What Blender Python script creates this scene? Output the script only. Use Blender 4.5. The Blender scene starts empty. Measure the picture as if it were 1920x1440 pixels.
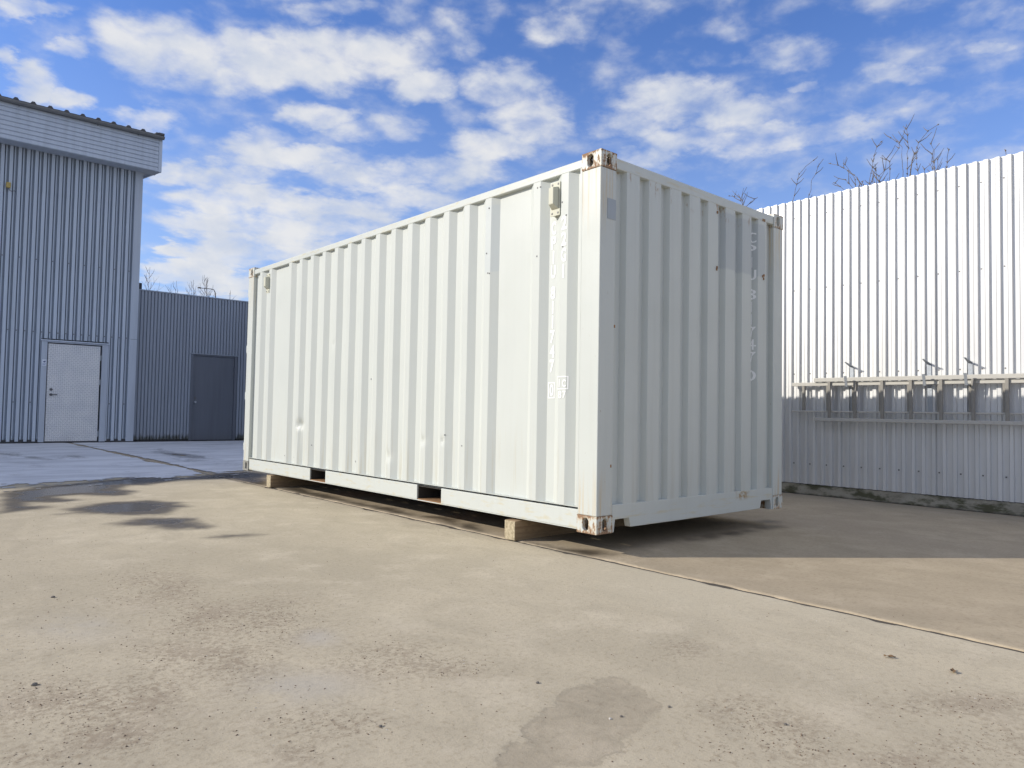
# ---------------------------------------------------------------- imports
import bpy, bmesh, math, random
import numpy as np
from mathutils import Vector, Matrix
random.seed(7)
R = math.radians
scene = bpy.context.scene
COL = scene.collection

# ---------------------------------------------------------------- camera
BLK = 0.145                                   # height of the timber blocks: container underside above ground
FPX, YAW, PITCH, ROLL = 1366.62, 0.72339, 0.03809, 0.0179
CAM = Vector((-3.63822, -3.25254, 0.80452 + BLK))
_f = Vector((math.sin(YAW)*math.cos(PITCH), math.cos(YAW)*math.cos(PITCH), math.sin(PITCH)))
_r = Vector((math.cos(YAW), -math.sin(YAW), 0)); _u = _r.cross(_f)
_r2 = _r*math.cos(ROLL) + _u*math.sin(ROLL); _u2 = -_r*math.sin(ROLL) + _u*math.cos(ROLL)
cam_d = bpy.data.cameras.new('camera'); cam = bpy.data.objects.new('camera', cam_d); COL.objects.link(cam)
cam.matrix_world = Matrix(((_r2.x, _u2.x, -_f.x, CAM.x), (_r2.y, _u2.y, -_f.y, CAM.y), (_r2.z, _u2.z, -_f.z, CAM.z), (0, 0, 0, 1)))
cam_d.sensor_width = 36; cam_d.lens = FPX/1920*36; cam_d.clip_start = .05; cam_d.clip_end = 6000
scene.camera = cam

# ---------------------------------------------------------------- exposure, sun
scene.view_settings.view_transform = 'Standard'; scene.view_settings.look = 'None'
scene.view_settings.exposure = 0.82; scene.view_settings.gamma = 1; scene.view_settings.use_curve_mapping = False
SUN_EL = R(25.2); SUN_AZ = math.atan2(-.798, .602)          # azimuth from +Y towards +X
SV = Vector((math.sin(SUN_AZ)*math.cos(SUN_EL), math.cos(SUN_AZ)*math.cos(SUN_EL), math.sin(SUN_EL)))
sun_d = bpy.data.lights.new('sun', 'SUN'); sun = bpy.data.objects.new('sun', sun_d); COL.objects.link(sun)
sun_d.energy = 2.34; sun_d.angle = R(.53); sun_d.color = (1.0, .93, .82)
sun.rotation_euler = (-SV).to_track_quat('-Z', 'Y').to_euler(); sun.location = (-20, 15, 20)

# ---------------------------------------------------------------- node helper
class NT:
    def __init__(s, tree): s.t = tree
    def n(s, typ, ins=None, **kw):
        nd = s.t.nodes.new(typ)
        for k, v in kw.items(): setattr(nd, k, v)
        for k, v in (ins or {}).items(): s.put(nd.inputs[k], v)
        return nd
    def put(s, sock, v):
        if isinstance(v, bpy.types.NodeSocket): s.t.links.new(v, sock)
        elif isinstance(v, (tuple, list)):
            try: sock.default_value = v
            except Exception: sock.default_value = tuple(v) + (1,)
        else: sock.default_value = v
    def m(s, op, a, b=None, c=None, clamp=False):
        nd = s.n('ShaderNodeMath', operation=op, use_clamp=clamp)
        for i, v in enumerate((a, b, c)):
            if v is not None: s.put(nd.inputs[i], v)
        return nd.outputs[0]
    def vm(s, op, a, b=None):
        nd = s.n('ShaderNodeVectorMath', operation=op); s.put(nd.inputs[0], a)
        if b is not None: s.put(nd.inputs[1], b)
        return nd.outputs[0]
    def mix(s, f, a, b, bt='MIX'):
        nd = s.n('ShaderNodeMix', data_type='RGBA', blend_type=bt); s.put(nd.inputs[0], f)
        for i, v in ((6, a), (7, b)): s.put(nd.inputs[i], v if isinstance(v, bpy.types.NodeSocket) else tuple(v)+(1,))
        return nd.outputs[2]
    def mul(s, v, k):
        return s.n('ShaderNodeMapping', {0: v, 3: k}).outputs[0]
    def noise(s, v, sc, det=4, ro=.55, dist=0, out=0):
        return s.n('ShaderNodeTexNoise', {'Vector': v, 'Scale': sc, 'Detail': det, 'Roughness': ro, 'Distortion': dist}).outputs[out]
    def ss(s, x, a, b, c=0., d=1.):
        return s.n('ShaderNodeMapRange', {0: x, 1: a, 2: b, 3: c, 4: d}, interpolation_type='SMOOTHSTEP').outputs[0]
    def attr(s, name): return s.n('ShaderNodeAttribute', attribute_name=name).outputs['Fac']
    def obj(s): return s.n('ShaderNodeTexCoord').outputs['Object']
    def xyz(s, v): return s.n('ShaderNodeSeparateXYZ', {0: v}).outputs
    def comb(s, x, y, z): return s.n('ShaderNodeCombineXYZ', {0: x, 1: y, 2: z}).outputs[0]
    def bump(s, h, st, d=.01): return s.n('ShaderNodeBump', {'Height': h, 'Strength': st, 'Distance': d}).outputs[0]

def material(name):
    m = bpy.data.materials.new(name); m.use_nodes = True
    t = m.node_tree
    for x in list(t.nodes): t.nodes.remove(x)
    N = NT(t); b = N.n('ShaderNodeBsdfPrincipled'); o = N.n('ShaderNodeOutputMaterial')
    t.links.new(b.outputs[0], o.inputs[0])
    return m, N, b
def setb(N, b, **kw):
    names = dict(col='Base Color', rough='Roughness', metal='Metallic', nor='Normal', spec='Specular IOR Level')
    for k, v in kw.items(): N.put(b.inputs[names[k]], v if not isinstance(v, tuple) else tuple(v)+(1,))

# shapes measured on the ground (metres), twig lines behind the wall, cloud places (azimuth, elevation, radii, turn, weight)
SNOW_EDGE= [(-2.55,6.16),(-2.21,6.52),(-2.02,6.87),(-1.69,6.86),(-1.2,7.09),(-0.93,7.16),(-0.42,6.98),(0.02,7.35),(0.1,7.25),(0.49,7.35)]
WET=[
[(-2.56,6.08),(-2.2,6.52),(-1.71,6.77),(-1.2,7.09),(-1.03,7.26),(-0.82,7.09),(-0.46,6.89),(0.1,7.25),(0.53,7.33),(0.69,6.92),(0.02,5.34),(-0.05,5.67),(-0.05,6.42),(-0.54,6.59),(-0.88,6.28),(-1.11,6.12),(-1.29,6.18),(-1.45,5.84),(-1.36,5.57),(-1.53,5.2),(-1.71,5.17),(-1.85,5.36),(-1.95,5.48),(-2.16,5.39),(-2.0,4.98),(-2.16,4.88),(-2.45,5.04),(-2.44,4.79),(-2.3,4.58),(-2.48,4.47),(-2.61,4.4),(-2.76,4.31)],
[(-2.26,4.38),(-2.08,4.55),(-1.82,4.69),(-1.49,4.65),(-1.25,4.28),(-1.34,4.19),(-1.29,3.97),(-1.43,3.88),(-1.57,3.64),(-1.66,3.49),(-1.79,3.58),(-1.88,3.64),(-2.11,3.85),(-2.26,4.06),(-2.36,3.99),(-2.36,4.07),(-2.25,4.1)],
[(-2.18,3.24),(-2.03,3.31),(-1.92,3.47),(-1.78,3.43),(-1.65,3.33),(-1.5,3.18),(-1.57,2.95),(-1.54,2.66),(-1.62,2.55),(-1.73,2.63),(-1.85,2.64),(-1.95,2.95),(-2.09,3.05)],
[(-1.77,2.17),(-1.63,2.25),(-1.48,2.18),(-1.38,2.07),(-1.56,2.05)],
[(0.01,5.13),(0.32,4.94),(0.19,4.43),(0.23,4.13),(0.14,3.5),(0.18,2.99),(0.23,2.75),(0.13,2.52),(0.13,2.29),(0.27,2.06),(0.33,1.93),(0.02,1.51),(0.07,1.7),(0.11,2.0),(0.08,2.32),(0.01,2.51),(0.04,2.87),(0.03,3.3),(0.04,3.69),(-0.0,3.84),(0.0,4.28),(0.0,4.76)],
[(0.15,1.68),(0.21,1.62),(0.2,1.52),(0.14,1.4),(0.04,1.22),(-0.0,1.23),(0.04,1.41),(0.0,1.49)],
[(-0.0,0.72),(0.04,0.63),(0.03,0.47),(0.08,0.34),(0.19,0.21),(0.21,-0.02),(0.06,0.01),(-0.03,0.03),(-0.04,0.14),(-0.03,0.26),(-0.02,0.44),(-0.01,0.58)],
[(1.19,-0.03),(1.13,-0.05),(1.08,-0.03),(1.06,0.01),(1.08,0.05),(1.14,0.07),(1.19,0.05),(1.21,0.01)],
[(1.43,-0.04),(1.34,-0.07),(1.26,-0.05),(1.24,0.0),(1.29,0.06),(1.38,0.09),(1.46,0.08),(1.48,0.02)],
[(1.72,-0.06),(1.62,-0.09),(1.53,-0.06),(1.5,-0.0),(1.55,0.06),(1.64,0.08),(1.73,0.06),(1.76,-0.0)],
[(1.92,-0.04),(1.86,-0.05),(1.8,-0.04),(1.78,-0.0),(1.81,0.04),(1.87,0.05),(1.93,0.04),(1.95,0.0)],
[(2.32,-0.09),(2.2,-0.12),(2.08,-0.08),(2.04,-0.01),(2.09,0.07),(2.22,0.1),(2.34,0.06),(2.38,-0.02)],
[(2.59,0.09),(2.5,0.08),(2.4,0.11),(2.36,0.17),(2.4,0.22),(2.49,0.24),(2.58,0.21),(2.62,0.15)],
]
PATCH= [(-2.35,-1.75),(-2.29,-1.71),(-2.22,-1.66),(-2.18,-1.68),(-2.17,-1.64),(-2.1,-1.61),(-2.05,-1.58),(-1.96,-1.55),(-1.94,-1.56),(-1.9,-1.51),(-1.84,-1.49),(-1.79,-1.49),(-1.74,-1.48),(-1.71,-1.48),(-1.67,-1.52),(-1.67,-1.48),(-1.6,-1.49),(-1.56,-1.54),(-1.58,-1.62),(-1.64,-1.73),(-1.64,-1.79),(-1.72,-1.81),(-1.8,-1.82),(-1.85,-1.84),(-1.93,-1.86),(-1.98,-1.9),(-2.02,-1.91),(-2.07,-1.9),(-2.13,-1.91),(-2.17,-1.89)]
DIRT=[
(-2.92,-0.63,0.07,-0.06,-0.04,-0.14),(-2.59,-0.46,0.11,-0.09,-0.07,-0.19),(-2.73,-0.31,0.07,-0.06,-0.04,-0.15),(-3.08,-0.91,0.08,-0.06,-0.02,-0.08),(-2.26,-0.05,0.13,-0.1,-0.11,-0.26),(-2.45,0.85,0.12,-0.09,-0.08,-0.28),(-2.54,-1.23,0.1,-0.08,-0.03,-0.07),(-2.12,-0.84,0.12,-0.09,-0.08,-0.12),(-1.98,-1.04,0.09,-0.07,-0.05,-0.07),(-2.71,-1.34,0.03,-0.03,-0.02,-0.04),(-3.27,-0.92,0.05,-0.04,-0.0,-0.03),(-3.1,-0.6,0.13,-0.1,-0.03,-0.13),(-2.46,0.11,0.11,-0.09,-0.08,-0.23),(-2.45,-1.34,0.03,-0.03,-0.01,-0.02),(-1.49,-1.95,0.06,-0.05,-0.07,-0.04),(-1.54,-2.09,0.08,-0.07,-0.08,-0.05),(-1.59,-2.21,0.07,-0.06,-0.07,-0.04),(-1.12,-2.55,0.09,-0.08,-0.12,-0.03),(-1.45,-2.44,0.07,-0.06,-0.05,-0.02),(-1.76,-2.09,0.04,-0.03,-0.04,-0.03),(-1.11,-1.47,0.05,-0.04,-0.07,-0.05),(-0.85,-2.41,0.14,-0.12,-0.08,-0.02),]
PALE=[
(-2.5,-0.9,0.13,-0.1,-0.06,-0.13),(-2.2,-0.43,0.06,-0.05,-0.05,-0.09),(-2.94,0.33,0.11,-0.09,-0.03,-0.16),]
STEMS=[
[(2.06,4.16),(2.02,4.41),(1.97,4.54),(1.87,4.64),(1.75,4.7)],
[(1.88,4.17),(1.83,4.45),(1.74,4.63),(1.65,4.72)],
[(1.04,4.17),(1.15,4.33),(1.24,4.42),(1.37,4.52),(1.5,4.59)],
[(1.26,4.19),(1.34,4.32),(1.4,4.39)],
[(1.36,4.19),(1.44,4.28),(1.5,4.34)],
[(0.86,4.17),(0.82,4.48),(0.79,4.6),(0.72,4.64)],
[(0.65,4.18),(0.65,4.38),(0.59,4.47),(0.54,4.62),(0.48,4.73),(0.43,4.82)],
[(0.54,4.18),(0.53,4.46),(0.54,4.59),(0.62,4.68),(0.69,4.75)],
[(0.45,4.19),(0.41,4.37),(0.34,4.6),(0.24,4.72),(0.12,4.78)],
[(0.23,4.18),(0.16,4.24),(0.11,4.38),(0.06,4.48)],
[(0.37,4.19),(0.34,4.32),(0.32,4.39)],
[(1.08,4.22),(1.19,4.45),(1.2,4.57)],
[(0.76,4.19),(0.68,4.24),(0.65,4.38)],
[(0.54,4.61),(0.53,4.78),(0.55,4.88)],
[(0.11,4.38),(0.15,4.49)],
[(0.93,4.19),(1.0,4.26)],
[(0.01,4.17),(-0.0,4.31),(-0.03,4.39)],
[(-0.58,4.18),(-0.59,4.29)],
[(2.8,4.19),(2.79,4.37),(2.71,4.47)],
[(2.8,4.19),(2.91,4.38),(3.07,4.43)],
[(2.8,4.19),(2.65,4.3)],
]
CLOUDS= [(0.26,0.42,0.079,0.045,0.199,1),(0.354,0.419,0.111,0.044,0.157,1),(0.454,0.44,0.125,0.045,0.12,1),(0.553,0.45,0.08,0.036,0.082,0.9),(0.618,0.484,0.059,0.035,0.058,0.6),(0.125,0.426,0.053,0.014,0.267,0.8),(0.164,0.398,0.028,0.014,0.238,0.6),(0.129,0.349,0.037,0.027,0.232,1),(0.168,0.344,0.033,0.02,0.212,0.9),(0.102,0.372,0.015,0.024,0.256,0.8),(0.598,0.419,0.064,0.028,0.062,1),(0.708,0.427,0.067,0.038,0.021,0.8),(0.739,0.389,0.074,0.045,0.01,0.8),(0.688,0.355,0.074,0.026,0.027,0.8),(0.782,0.494,0.063,0.027,-0.01,0.65),(0.456,0.375,0.056,0.024,0.109,0.9),(0.527,0.366,0.086,0.024,0.082,0.6),(0.376,0.334,0.059,0.025,0.128,0.75),(0.245,0.34,0.048,0.017,0.179,0.7),(0.339,0.288,0.083,0.025,0.127,0.8),(0.289,0.288,0.043,0.02,0.143,0.8),(0.43,0.318,0.102,0.021,0.105,0.8),(0.528,0.307,0.142,0.027,0.072,0.75),(0.644,0.321,0.081,0.03,0.04,0.85),(0.346,0.263,0.096,0.025,0.116,0.95),(0.432,0.262,0.088,0.025,0.092,0.9),(0.328,0.234,0.082,0.025,0.111,0.95),(0.433,0.232,0.135,0.028,0.083,0.95),(0.494,0.264,0.105,0.026,0.075,0.85),(0.348,0.198,0.083,0.033,0.094,1),(0.28,0.195,0.025,0.014,0.109,0.8),(0.299,0.167,0.074,0.022,0.092,1),(0.343,0.154,0.064,0.021,0.079,1),(0.434,0.202,0.095,0.022,0.076,0.9),(0.572,0.283,0.101,0.024,0.057,0.7),(0.943,0.403,0.096,0.036,-0.064,0.85),(0.886,0.384,0.065,0.022,-0.041,0.6),(1.013,0.382,0.075,0.03,-0.086,0.8),(0.986,0.354,0.118,0.027,-0.069,0.7),(1.086,0.352,0.111,0.021,-0.104,0.65),(1.162,0.35,0.068,0.02,-0.132,0.6),(1.244,0.361,0.04,0.024,-0.169,0.5),(1.086,0.44,0.075,0.024,-0.129,0.5),(1.221,0.4,0.064,0.018,-0.175,0.6),(1.309,0.412,0.029,0.015,-0.221,0.5),(1.327,0.439,0.037,0.018,-0.242,0.5),(0.998,0.482,0.042,0.017,-0.1,0.35),(0.992,0.448,0.042,0.018,-0.091,0.4),(0.901,0.34,0.054,0.021,-0.04,0.6),(0.843,0.375,0.044,0.017,-0.025,0.5),(1.099,0.397,0.026,0.01,-0.123,0.45),(1.034,0.307,0.087,0.023,-0.074,0.3),(1.292,0.295,0.064,0.023,-0.156,0.3),(0.466,0.494,0.084,0.017,0.123,0.6)]

# ---------------------------------------------------------------- sky
w = bpy.data.worlds.new('World'); scene.world = w; w.use_nodes = True
wt = w.node_tree
for x in list(wt.nodes): wt.nodes.remove(x)
W = NT(wt)
SKY_STR = 0.13
sky = W.n('ShaderNodeTexSky', sky_type='NISHITA'); sky.sun_disc = False
sky.sun_elevation = SUN_EL; sky.sun_rotation = SUN_AZ; sky.altitude = 50; sky.air_density = 1.0; sky.dust_density = .35; sky.ozone_density = 2.2
g = W.n('ShaderNodeTexCoord').outputs['Generated']
gx, gy, gz = W.xyz(g)
az = W.m('ARCTAN2', gx, gy); el = W.m('ARCSINE', gz)
den = W.m('ADD', W.m('MAXIMUM', gz, 0.), .16)
pl = W.comb(W.m('DIVIDE', gx, den), W.m('DIVIDE', gy, den), 0.)
ang = W.comb(az, el, 0.)
wn = W.n('ShaderNodeTexNoise', {'Vector': pl, 'Scale': 7.5, 'Detail': 6, 'Roughness': .6}).outputs['Color']
warp = W.vm('MULTIPLY', W.vm('SUBTRACT', wn, (.5, .5, .5)), (.085, .05, 0))
angw = W.vm('ADD', ang, warp)
acc = None
for (ca, ce, ra, re_, ro_, wt_) in CLOUDS:
    mp = W.n('ShaderNodeMapping', {0: angw, 1: (ca, ce, 0), 2: (0, 0, ro_), 3: (ra*1.30, re_*1.20, 1)}, vector_type='TEXTURE').outputs[0]
    gr = W.n('ShaderNodeTexGradient', {0: mp}, gradient_type='SPHERICAL').outputs[1]
    v = W.m('MULTIPLY', W.ss(gr, .0, .72), wt_)
    acc = v if acc is None else W.m('MAXIMUM', acc, v)
fa = W.noise(W.n('ShaderNodeMapping', {0: ang, 3: (1., 1.75, 1.)}).outputs[0], 17., 7, .53, .15)
fb = W.m('ADD', W.m('MULTIPLY', W.noise(pl, 7.5, 6, .52, .2), .45), W.m('MULTIPLY', fa, .55))
fb2 = W.noise(pl, 2.1, 3, .5)
bias = W.m('MAXIMUM', acc, W.m('MULTIPLY', W.ss(fb2, .33, .55), W.ss(W.m('COSINE', W.m('SUBTRACT', az, .72)),   .86, .5, .30, .92)))  # thicker cloud added out of view to lift the neutral fill light
dn = W.m('ADD', bias, W.m('MULTIPLY', W.m('SUBTRACT', fb, .5), 2.3))
dens = W.m('MULTIPLY', W.ss(dn, .08, 1.05), W.ss(fa, .30, .60, .70, 1.))
shade = W.ss(W.noise(W.vm('ADD', W.n('ShaderNodeMapping', {0: ang, 3: (1., 1.6, 1.)}).outputs[0], (.01, .03, 0)), 13.0, 6, .55), .3, .68)
CB = .475
ccol = W.mix(shade, (CB*.74, CB*.80, CB*.92), (CB, CB, CB))
skyc = W.mix(1., W.vm('MULTIPLY', sky.outputs[0], (SKY_STR, SKY_STR, SKY_STR)), (.43, .55, .83), 'MULTIPLY')
skyc = W.mix(W.m('MULTIPLY', W.ss(gz, .50, -.02), .5), skyc, (CB*.62, CB*.74, CB*.93))
up = W.ss(gz, -.02, .03)
fin = W.mix(W.m('MULTIPLY', W.m('MULTIPLY', dens, .93), up), skyc, ccol)
bg = W.n('ShaderNodeBackground', {0: fin, 1: 1.0}); wo = W.n('ShaderNodeOutputWorld'); wt.links.new(bg.outputs[0], wo.inputs[0])
w.cycles.sampling_method = 'MANUAL'; w.cycles.sample_map_resolution = 512

# ---------------------------------------------------------------- mesh and object helpers
class MB:
    def __init__(s): s.v = []; s.f = []
    def add(s, vs, fs):
        o = len(s.v); s.v += [tuple(v) for v in vs]; s.f += [tuple(i+o for i in f) for f in fs]
    def box(s, x0, x1, y0, y1, z0, z1):
        s.add([(x0,y0,z0),(x1,y0,z0),(x1,y1,z0),(x0,y1,z0),(x0,y0,z1),(x1,y0,z1),(x1,y1,z1),(x0,y1,z1)],
              [(0,3,2,1),(4,5,6,7),(0,1,5,4),(1,2,6,5),(2,3,7,6),(3,0,4,7)])
        return s
    def loft(s, a, b, cap=True):
        n = len(a); s.add(list(a)+list(b), [(i, (i+1) % n, n+(i+1) % n, n+i) for i in range(n)] + ([tuple(range(n-1, -1, -1)), tuple(range(n, 2*n))] if cap else []))
        return s
    def tube(s, pts, rad, k=6, cap=True):
        pts = [Vector(p) for p in pts]; rr = rad if isinstance(rad, (list, tuple)) else [rad]*len(pts)
        o = len(s.v); up = Vector((0, 0, 1)); 
        for i, p in enumerate(pts):
            d = (pts[min(i+1, len(pts)-1)] - pts[max(i-1, 0)]).normalized()
            a = d.cross(up if abs(d.z) < .95 else Vector((1, 0, 0))).normalized(); b = d.cross(a)
            for j in range(k):
                t = 2*math.pi*j/k; s.v.append(tuple(p + (a*math.cos(t) + b*math.sin(t))*rr[i]))
        for i in range(len(pts)-1):
            for j in range(k): s.f.append((o+i*k+j, o+i*k+(j+1) % k, o+(i+1)*k+(j+1) % k, o+(i+1)*k+j))
        if cap: s.f.append(tuple(o+j for j in range(k-1, -1, -1))); s.f.append(tuple(o+(len(pts)-1)*k+j for j in range(k)))
        return s
    def build(s, name, mat, parent=None, loc=(0, 0, 0), smooth=False, bevel=0, kind=None, label=None):
        me = bpy.data.meshes.new(name); me.from_pydata(s.v, [], s.f); me.update()
        bm = bmesh.new(); bm.from_mesh(me); bmesh.ops.recalc_face_normals(bm, faces=bm.faces) if s.f and len(s.f) < 60000 and not getattr(s, 'keep', False) else None
        bm.to_mesh(me); bm.free()
        if smooth: me.polygons.foreach_set('use_smooth', [True]*len(me.polygons))
        me.materials.append(mat)
        return link(name, me, parent, loc, bevel, kind, label)
def link(name, me, parent=None, loc=(0, 0, 0), bevel=0, kind=None, label=None):
    o = bpy.data.objects.new(name, me); COL.objects.link(o); o.location = loc
    if parent: o.parent = parent
    if bevel:
        b = o.modifiers.new('bevel', 'BEVEL'); b.width = bevel; b.segments = 2; b.limit_method = 'ANGLE'; b.angle_limit = R(40)
    if kind: o['kind'] = kind
    if label: o['label'] = label
    return o
def thing(name, label, cat, loc=(0, 0, 0), group=None):
    o = bpy.data.objects.new(name, None); COL.objects.link(o); o.location = loc; o.empty_display_size = .1
    return tag(o, label, cat, group)
def tag(o, label, cat, group=None):
    o['label'] = label; o['category'] = cat
    if group: o['group'] = group
    return o
def copy_tree(o, parent=None):
    c = o.copy(); COL.objects.link(c)
    if parent: c.parent = parent
    for ch in list(o.children): copy_tree(ch, c)
    return c
def sheet(prof, z0, z1, axis, flip=False, rows=1):
    """corrugated sheet: prof = [(along, depth)], axis 'y': x=depth,y=along ; axis 'x': x=along,y=depth"""
    b = MB(); n = len(prof)
    for r in range(rows+1):
        z = z0 + (z1-z0)*r/rows
        for (a, d) in prof: b.v.append((d, a, z) if axis == 'y' else (a, d, z))
    for r in range(rows):
        for i in range(n-1): b.f.append((r*n+i, r*n+i+1, (r+1)*n+i+1, (r+1)*n+i) if not flip else (r*n+i+1, r*n+i, (r+1)*n+i, (r+1)*n+i+1))
    b.keep = True
    return b
# numpy value noise
def _h(ix, iy, seed):
    n = (ix*374761393 + iy*668265263 + seed*1442695041) & 0x7fffffff
    n = ((n ^ (n >> 13))*1274126177) & 0x7fffffff
    return ((n ^ (n >> 16)) & 0xffff)/65535.
def vnoise(x, y, seed=0):
    x = np.asarray(x, float); y = np.asarray(y, float)
    ix = np.floor(x).astype(np.int64); iy = np.floor(y).astype(np.int64); fx = x-ix; fy = y-iy
    fx = fx*fx*(3-2*fx); fy = fy*fy*(3-2*fy)
    return (_h(ix, iy, seed)*(1-fx)+_h(ix+1, iy, seed)*fx)*(1-fy) + (_h(ix, iy+1, seed)*(1-fx)+_h(ix+1, iy+1, seed)*fx)*fy
def fbm(x, y, sc, octv=4, seed=0):
    t = 0; a = .5; s = 0
    for i in range(octv): t = t + a*vnoise(x*sc, y*sc, seed+i*17); s += a; a *= .5; sc *= 2.03
    return t/s
def psdf(px, py, poly):
    """signed distance to polygon, positive inside"""
    d = np.full(px.shape, 1e9); ins = np.zeros(px.shape, bool); n = len(poly)
    for i in range(n):
        x0, y0 = poly[i]; x1, y1 = poly[(i+1) % n]
        ex, ey = x1-x0, y1-y0; L = ex*ex+ey*ey+1e-12
        t = np.clip(((px-x0)*ex+(py-y0)*ey)/L, 0, 1)
        d = np.minimum(d, np.hypot(px-x0-t*ex, py-y0-t*ey))
        c = ((y0 > py) != (y1 > py)) & (px < (x1-x0)*(py-y0)/((y1-y0) if abs(y1-y0) > 1e-9 else 1e-9)+x0)
        ins ^= c
    return np.where(ins, d, -d)
def ell(px, py, e):
    cx, cy, ax, ay, bx, by = e; det = ax*by-ay*bx
    dx, dy = px-cx, py-cy; u = (dx*by-dy*bx)/det; v = (ax*dy-ay*dx)/det
    return np.exp(-(u*u+v*v)*.9)

# ---------------------------------------------------------------- materials
def mat_paint(name, col, rough=.42, dirt=.10, streak=.06, rustamt=0., extra=None, bumpst=.06, spec=.35):
    m, N, b = material(name); o = N.obj()
    big = N.noise(o, 1.7, 3); fine = N.noise(o, 60, 3)
    st = N.noise(N.mul(o, (14, 14, .5)), 1.6, 4, .6)
    c = N.mix(N.ss(st, .45, .75, 0, streak), col, (col[0]*.55, col[1]*.52, col[2]*.45))
    c = N.mix(N.ss(big, .5, .75, 0, dirt), c, (col[0]*.78, col[1]*.77, col[2]*.72))
    if rustamt:
        r1 = N.noise(o, 23, 5, .65); r2 = N.noise(o, 2.3, 3, .5)
        k = N.m('MULTIPLY', N.ss(r1, .70, .76), N.ss(r2, .50, .68)); k = N.m('MULTIPLY', k, rustamt)
        c = N.mix(k, c, (.19, .10, .045))
    if extra: c = extra(N, o, c)
    nb = N.bump(N.m('ADD', N.m('MULTIPLY', N.noise(o, 5, 3), 1.), N.m('MULTIPLY', fine, .05)), bumpst, .02)
    setb(N, b, col=c, rough=N.ss(big, .3, .7, rough-.06, rough+.08), nor=nb, spec=spec)
    return m
WHITE = (.572, .602, .572)
def ex_end(N, o, c):      # old overpainted rectangle, dirt runs and rust at the sill
    x, y, z = N.xyz(o)
    e = N.m('MULTIPLY', N.m('SUBTRACT', N.noise(o, 9, 3), .5), .03)
    xx = N.m('ADD', x, e); zz = N.m('ADD', z, e)
    k = N.m('MULTIPLY', N.m('MULTIPLY', N.ss(xx, 1.425, 1.44), N.ss(xx, 2.15, 2.135)), N.m('MULTIPLY', N.ss(zz, 1.985, 2.01), N.ss(zz, 2.47, 2.44)))
    c = N.mix(N.m('MULTIPLY', k, .55), c, (.40, .44, .46))
    s = N.noise(N.mul(o, (10, 10, .6)), 2.2, 4, .6)
    d = N.m('MULTIPLY', N.ss(s, .46, .7), N.ss(z, .85, .19, 0, .55))
    c = N.mix(N.m('MULTIPLY', d, .35), c, (.42, .38, .28))
    r = N.m('MULTIPLY', N.ss(N.noise(N.mul(o, (3, 3, 1)), 7, 5, .65), .56, .66), N.m('MULTIPLY', N.ss(z, 2.33, 2.47), .75))
    return N.mix(r, c, (.30, .17, .07))
def ex_side(N, o, c):     # grime towards the sill and faint yellow runs
    x, y, z = N.xyz(o)
    s = N.noise(N.mul(o, (12, 12, .5)), 2.6, 4, .6)
    d = N.m('MULTIPLY', N.ss(s, .5, .72), N.ss(z, .9, .16, 0, .7))
    c = N.mix(N.m('MULTIPLY', d, .5), c, (.46, .41, .27))
    k = N.m('MULTIPLY', N.m('MULTIPLY', N.ss(y, 1.085, 1.10), N.ss(y, 1.235, 1.225)), N.m('MULTIPLY', N.ss(z, 1.90, 1.915), N.ss(z, 2.45, 2.43)))
    c = N.mix(N.m('MULTIPLY', k, .55), c, (.50, .545, .555))
    sc = N.m('MULTIPLY', N.ss(N.noise(N.mul(o, (30, 30, 55)), 1.4, 4, .7), .67, .72), N.ss(N.noise(o, 2.9, 2), .52, .62))
    return N.mix(N.m('MULTIPLY', sc, .5), c, (.36, .34, .30))
def ex_post(N, o, c):     # rust running down from the casting
    x, y, z = N.xyz(o)
    s = N.noise(N.mul(o, (26, 26, .8)), 1.5, 4, .6)
    d = N.m('MULTIPLY', N.ss(s, .45, .72), N.m('MAXIMUM', N.ss(z, 1.9, 2.47, 0, 1), N.ss(z, .5, .12, 0, .9)))
    c = N.mix(N.m('MULTIPLY', d, .8), c, (.56, .43, .24))
    ch = N.m('MULTIPLY', N.ss(N.noise(N.mul(o, (40, 40, 12)), 1.3, 4, .65), .68, .73), N.ss(z, 1.7, .2, .15, .8))
    return N.mix(ch, c, (.24, .15, .075))
def ex_rail(N, o, c):
    x, y, z = N.xyz(o)
    r = N.m('MULTIPLY', N.ss(N.noise(N.mul(o, (1, 2.2, 9)), 3, 5, .6), .52, .70), .5)
    c = N.mix(r, c, (.56, .49, .30))
    bl = N.m('MULTIPLY', N.m('MULTIPLY', N.ss(x, 1.68, 1.78), N.ss(x, 1.93, 1.82)), N.m('MULTIPLY', N.m('MULTIPLY', N.ss(z, .10, .15), N.ss(z, .4, .3)), N.ss(N.noise(o, 19, 5, .65), .40, .56)))
    c = N.mix(bl, c, (.34, .22, .09))
    ch = N.ss(N.noise(N.mul(o, (1, 3, 14)), 4.5, 5, .6), .71, .755)
    return N.mix(N.m('MULTIPLY', ch, .8), c, (.25, .15, .07))
M_side = mat_paint('container_side_paint', WHITE, .48, .10, .04, .25, ex_side)
M_end = mat_paint('container_end_paint', WHITE, .40, .14, .08, .35, ex_end)
M_post = mat_paint('container_post_paint', WHITE, .42, .12, .06, .4, ex_post)
M_rail = mat_paint('container_rail_paint', WHITE, .42, .12, .05, .5, ex_rail)
M_vent = mat_paint('vent_paint', (.58, .58, .47), .5, .15, .05, .2)
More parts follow.
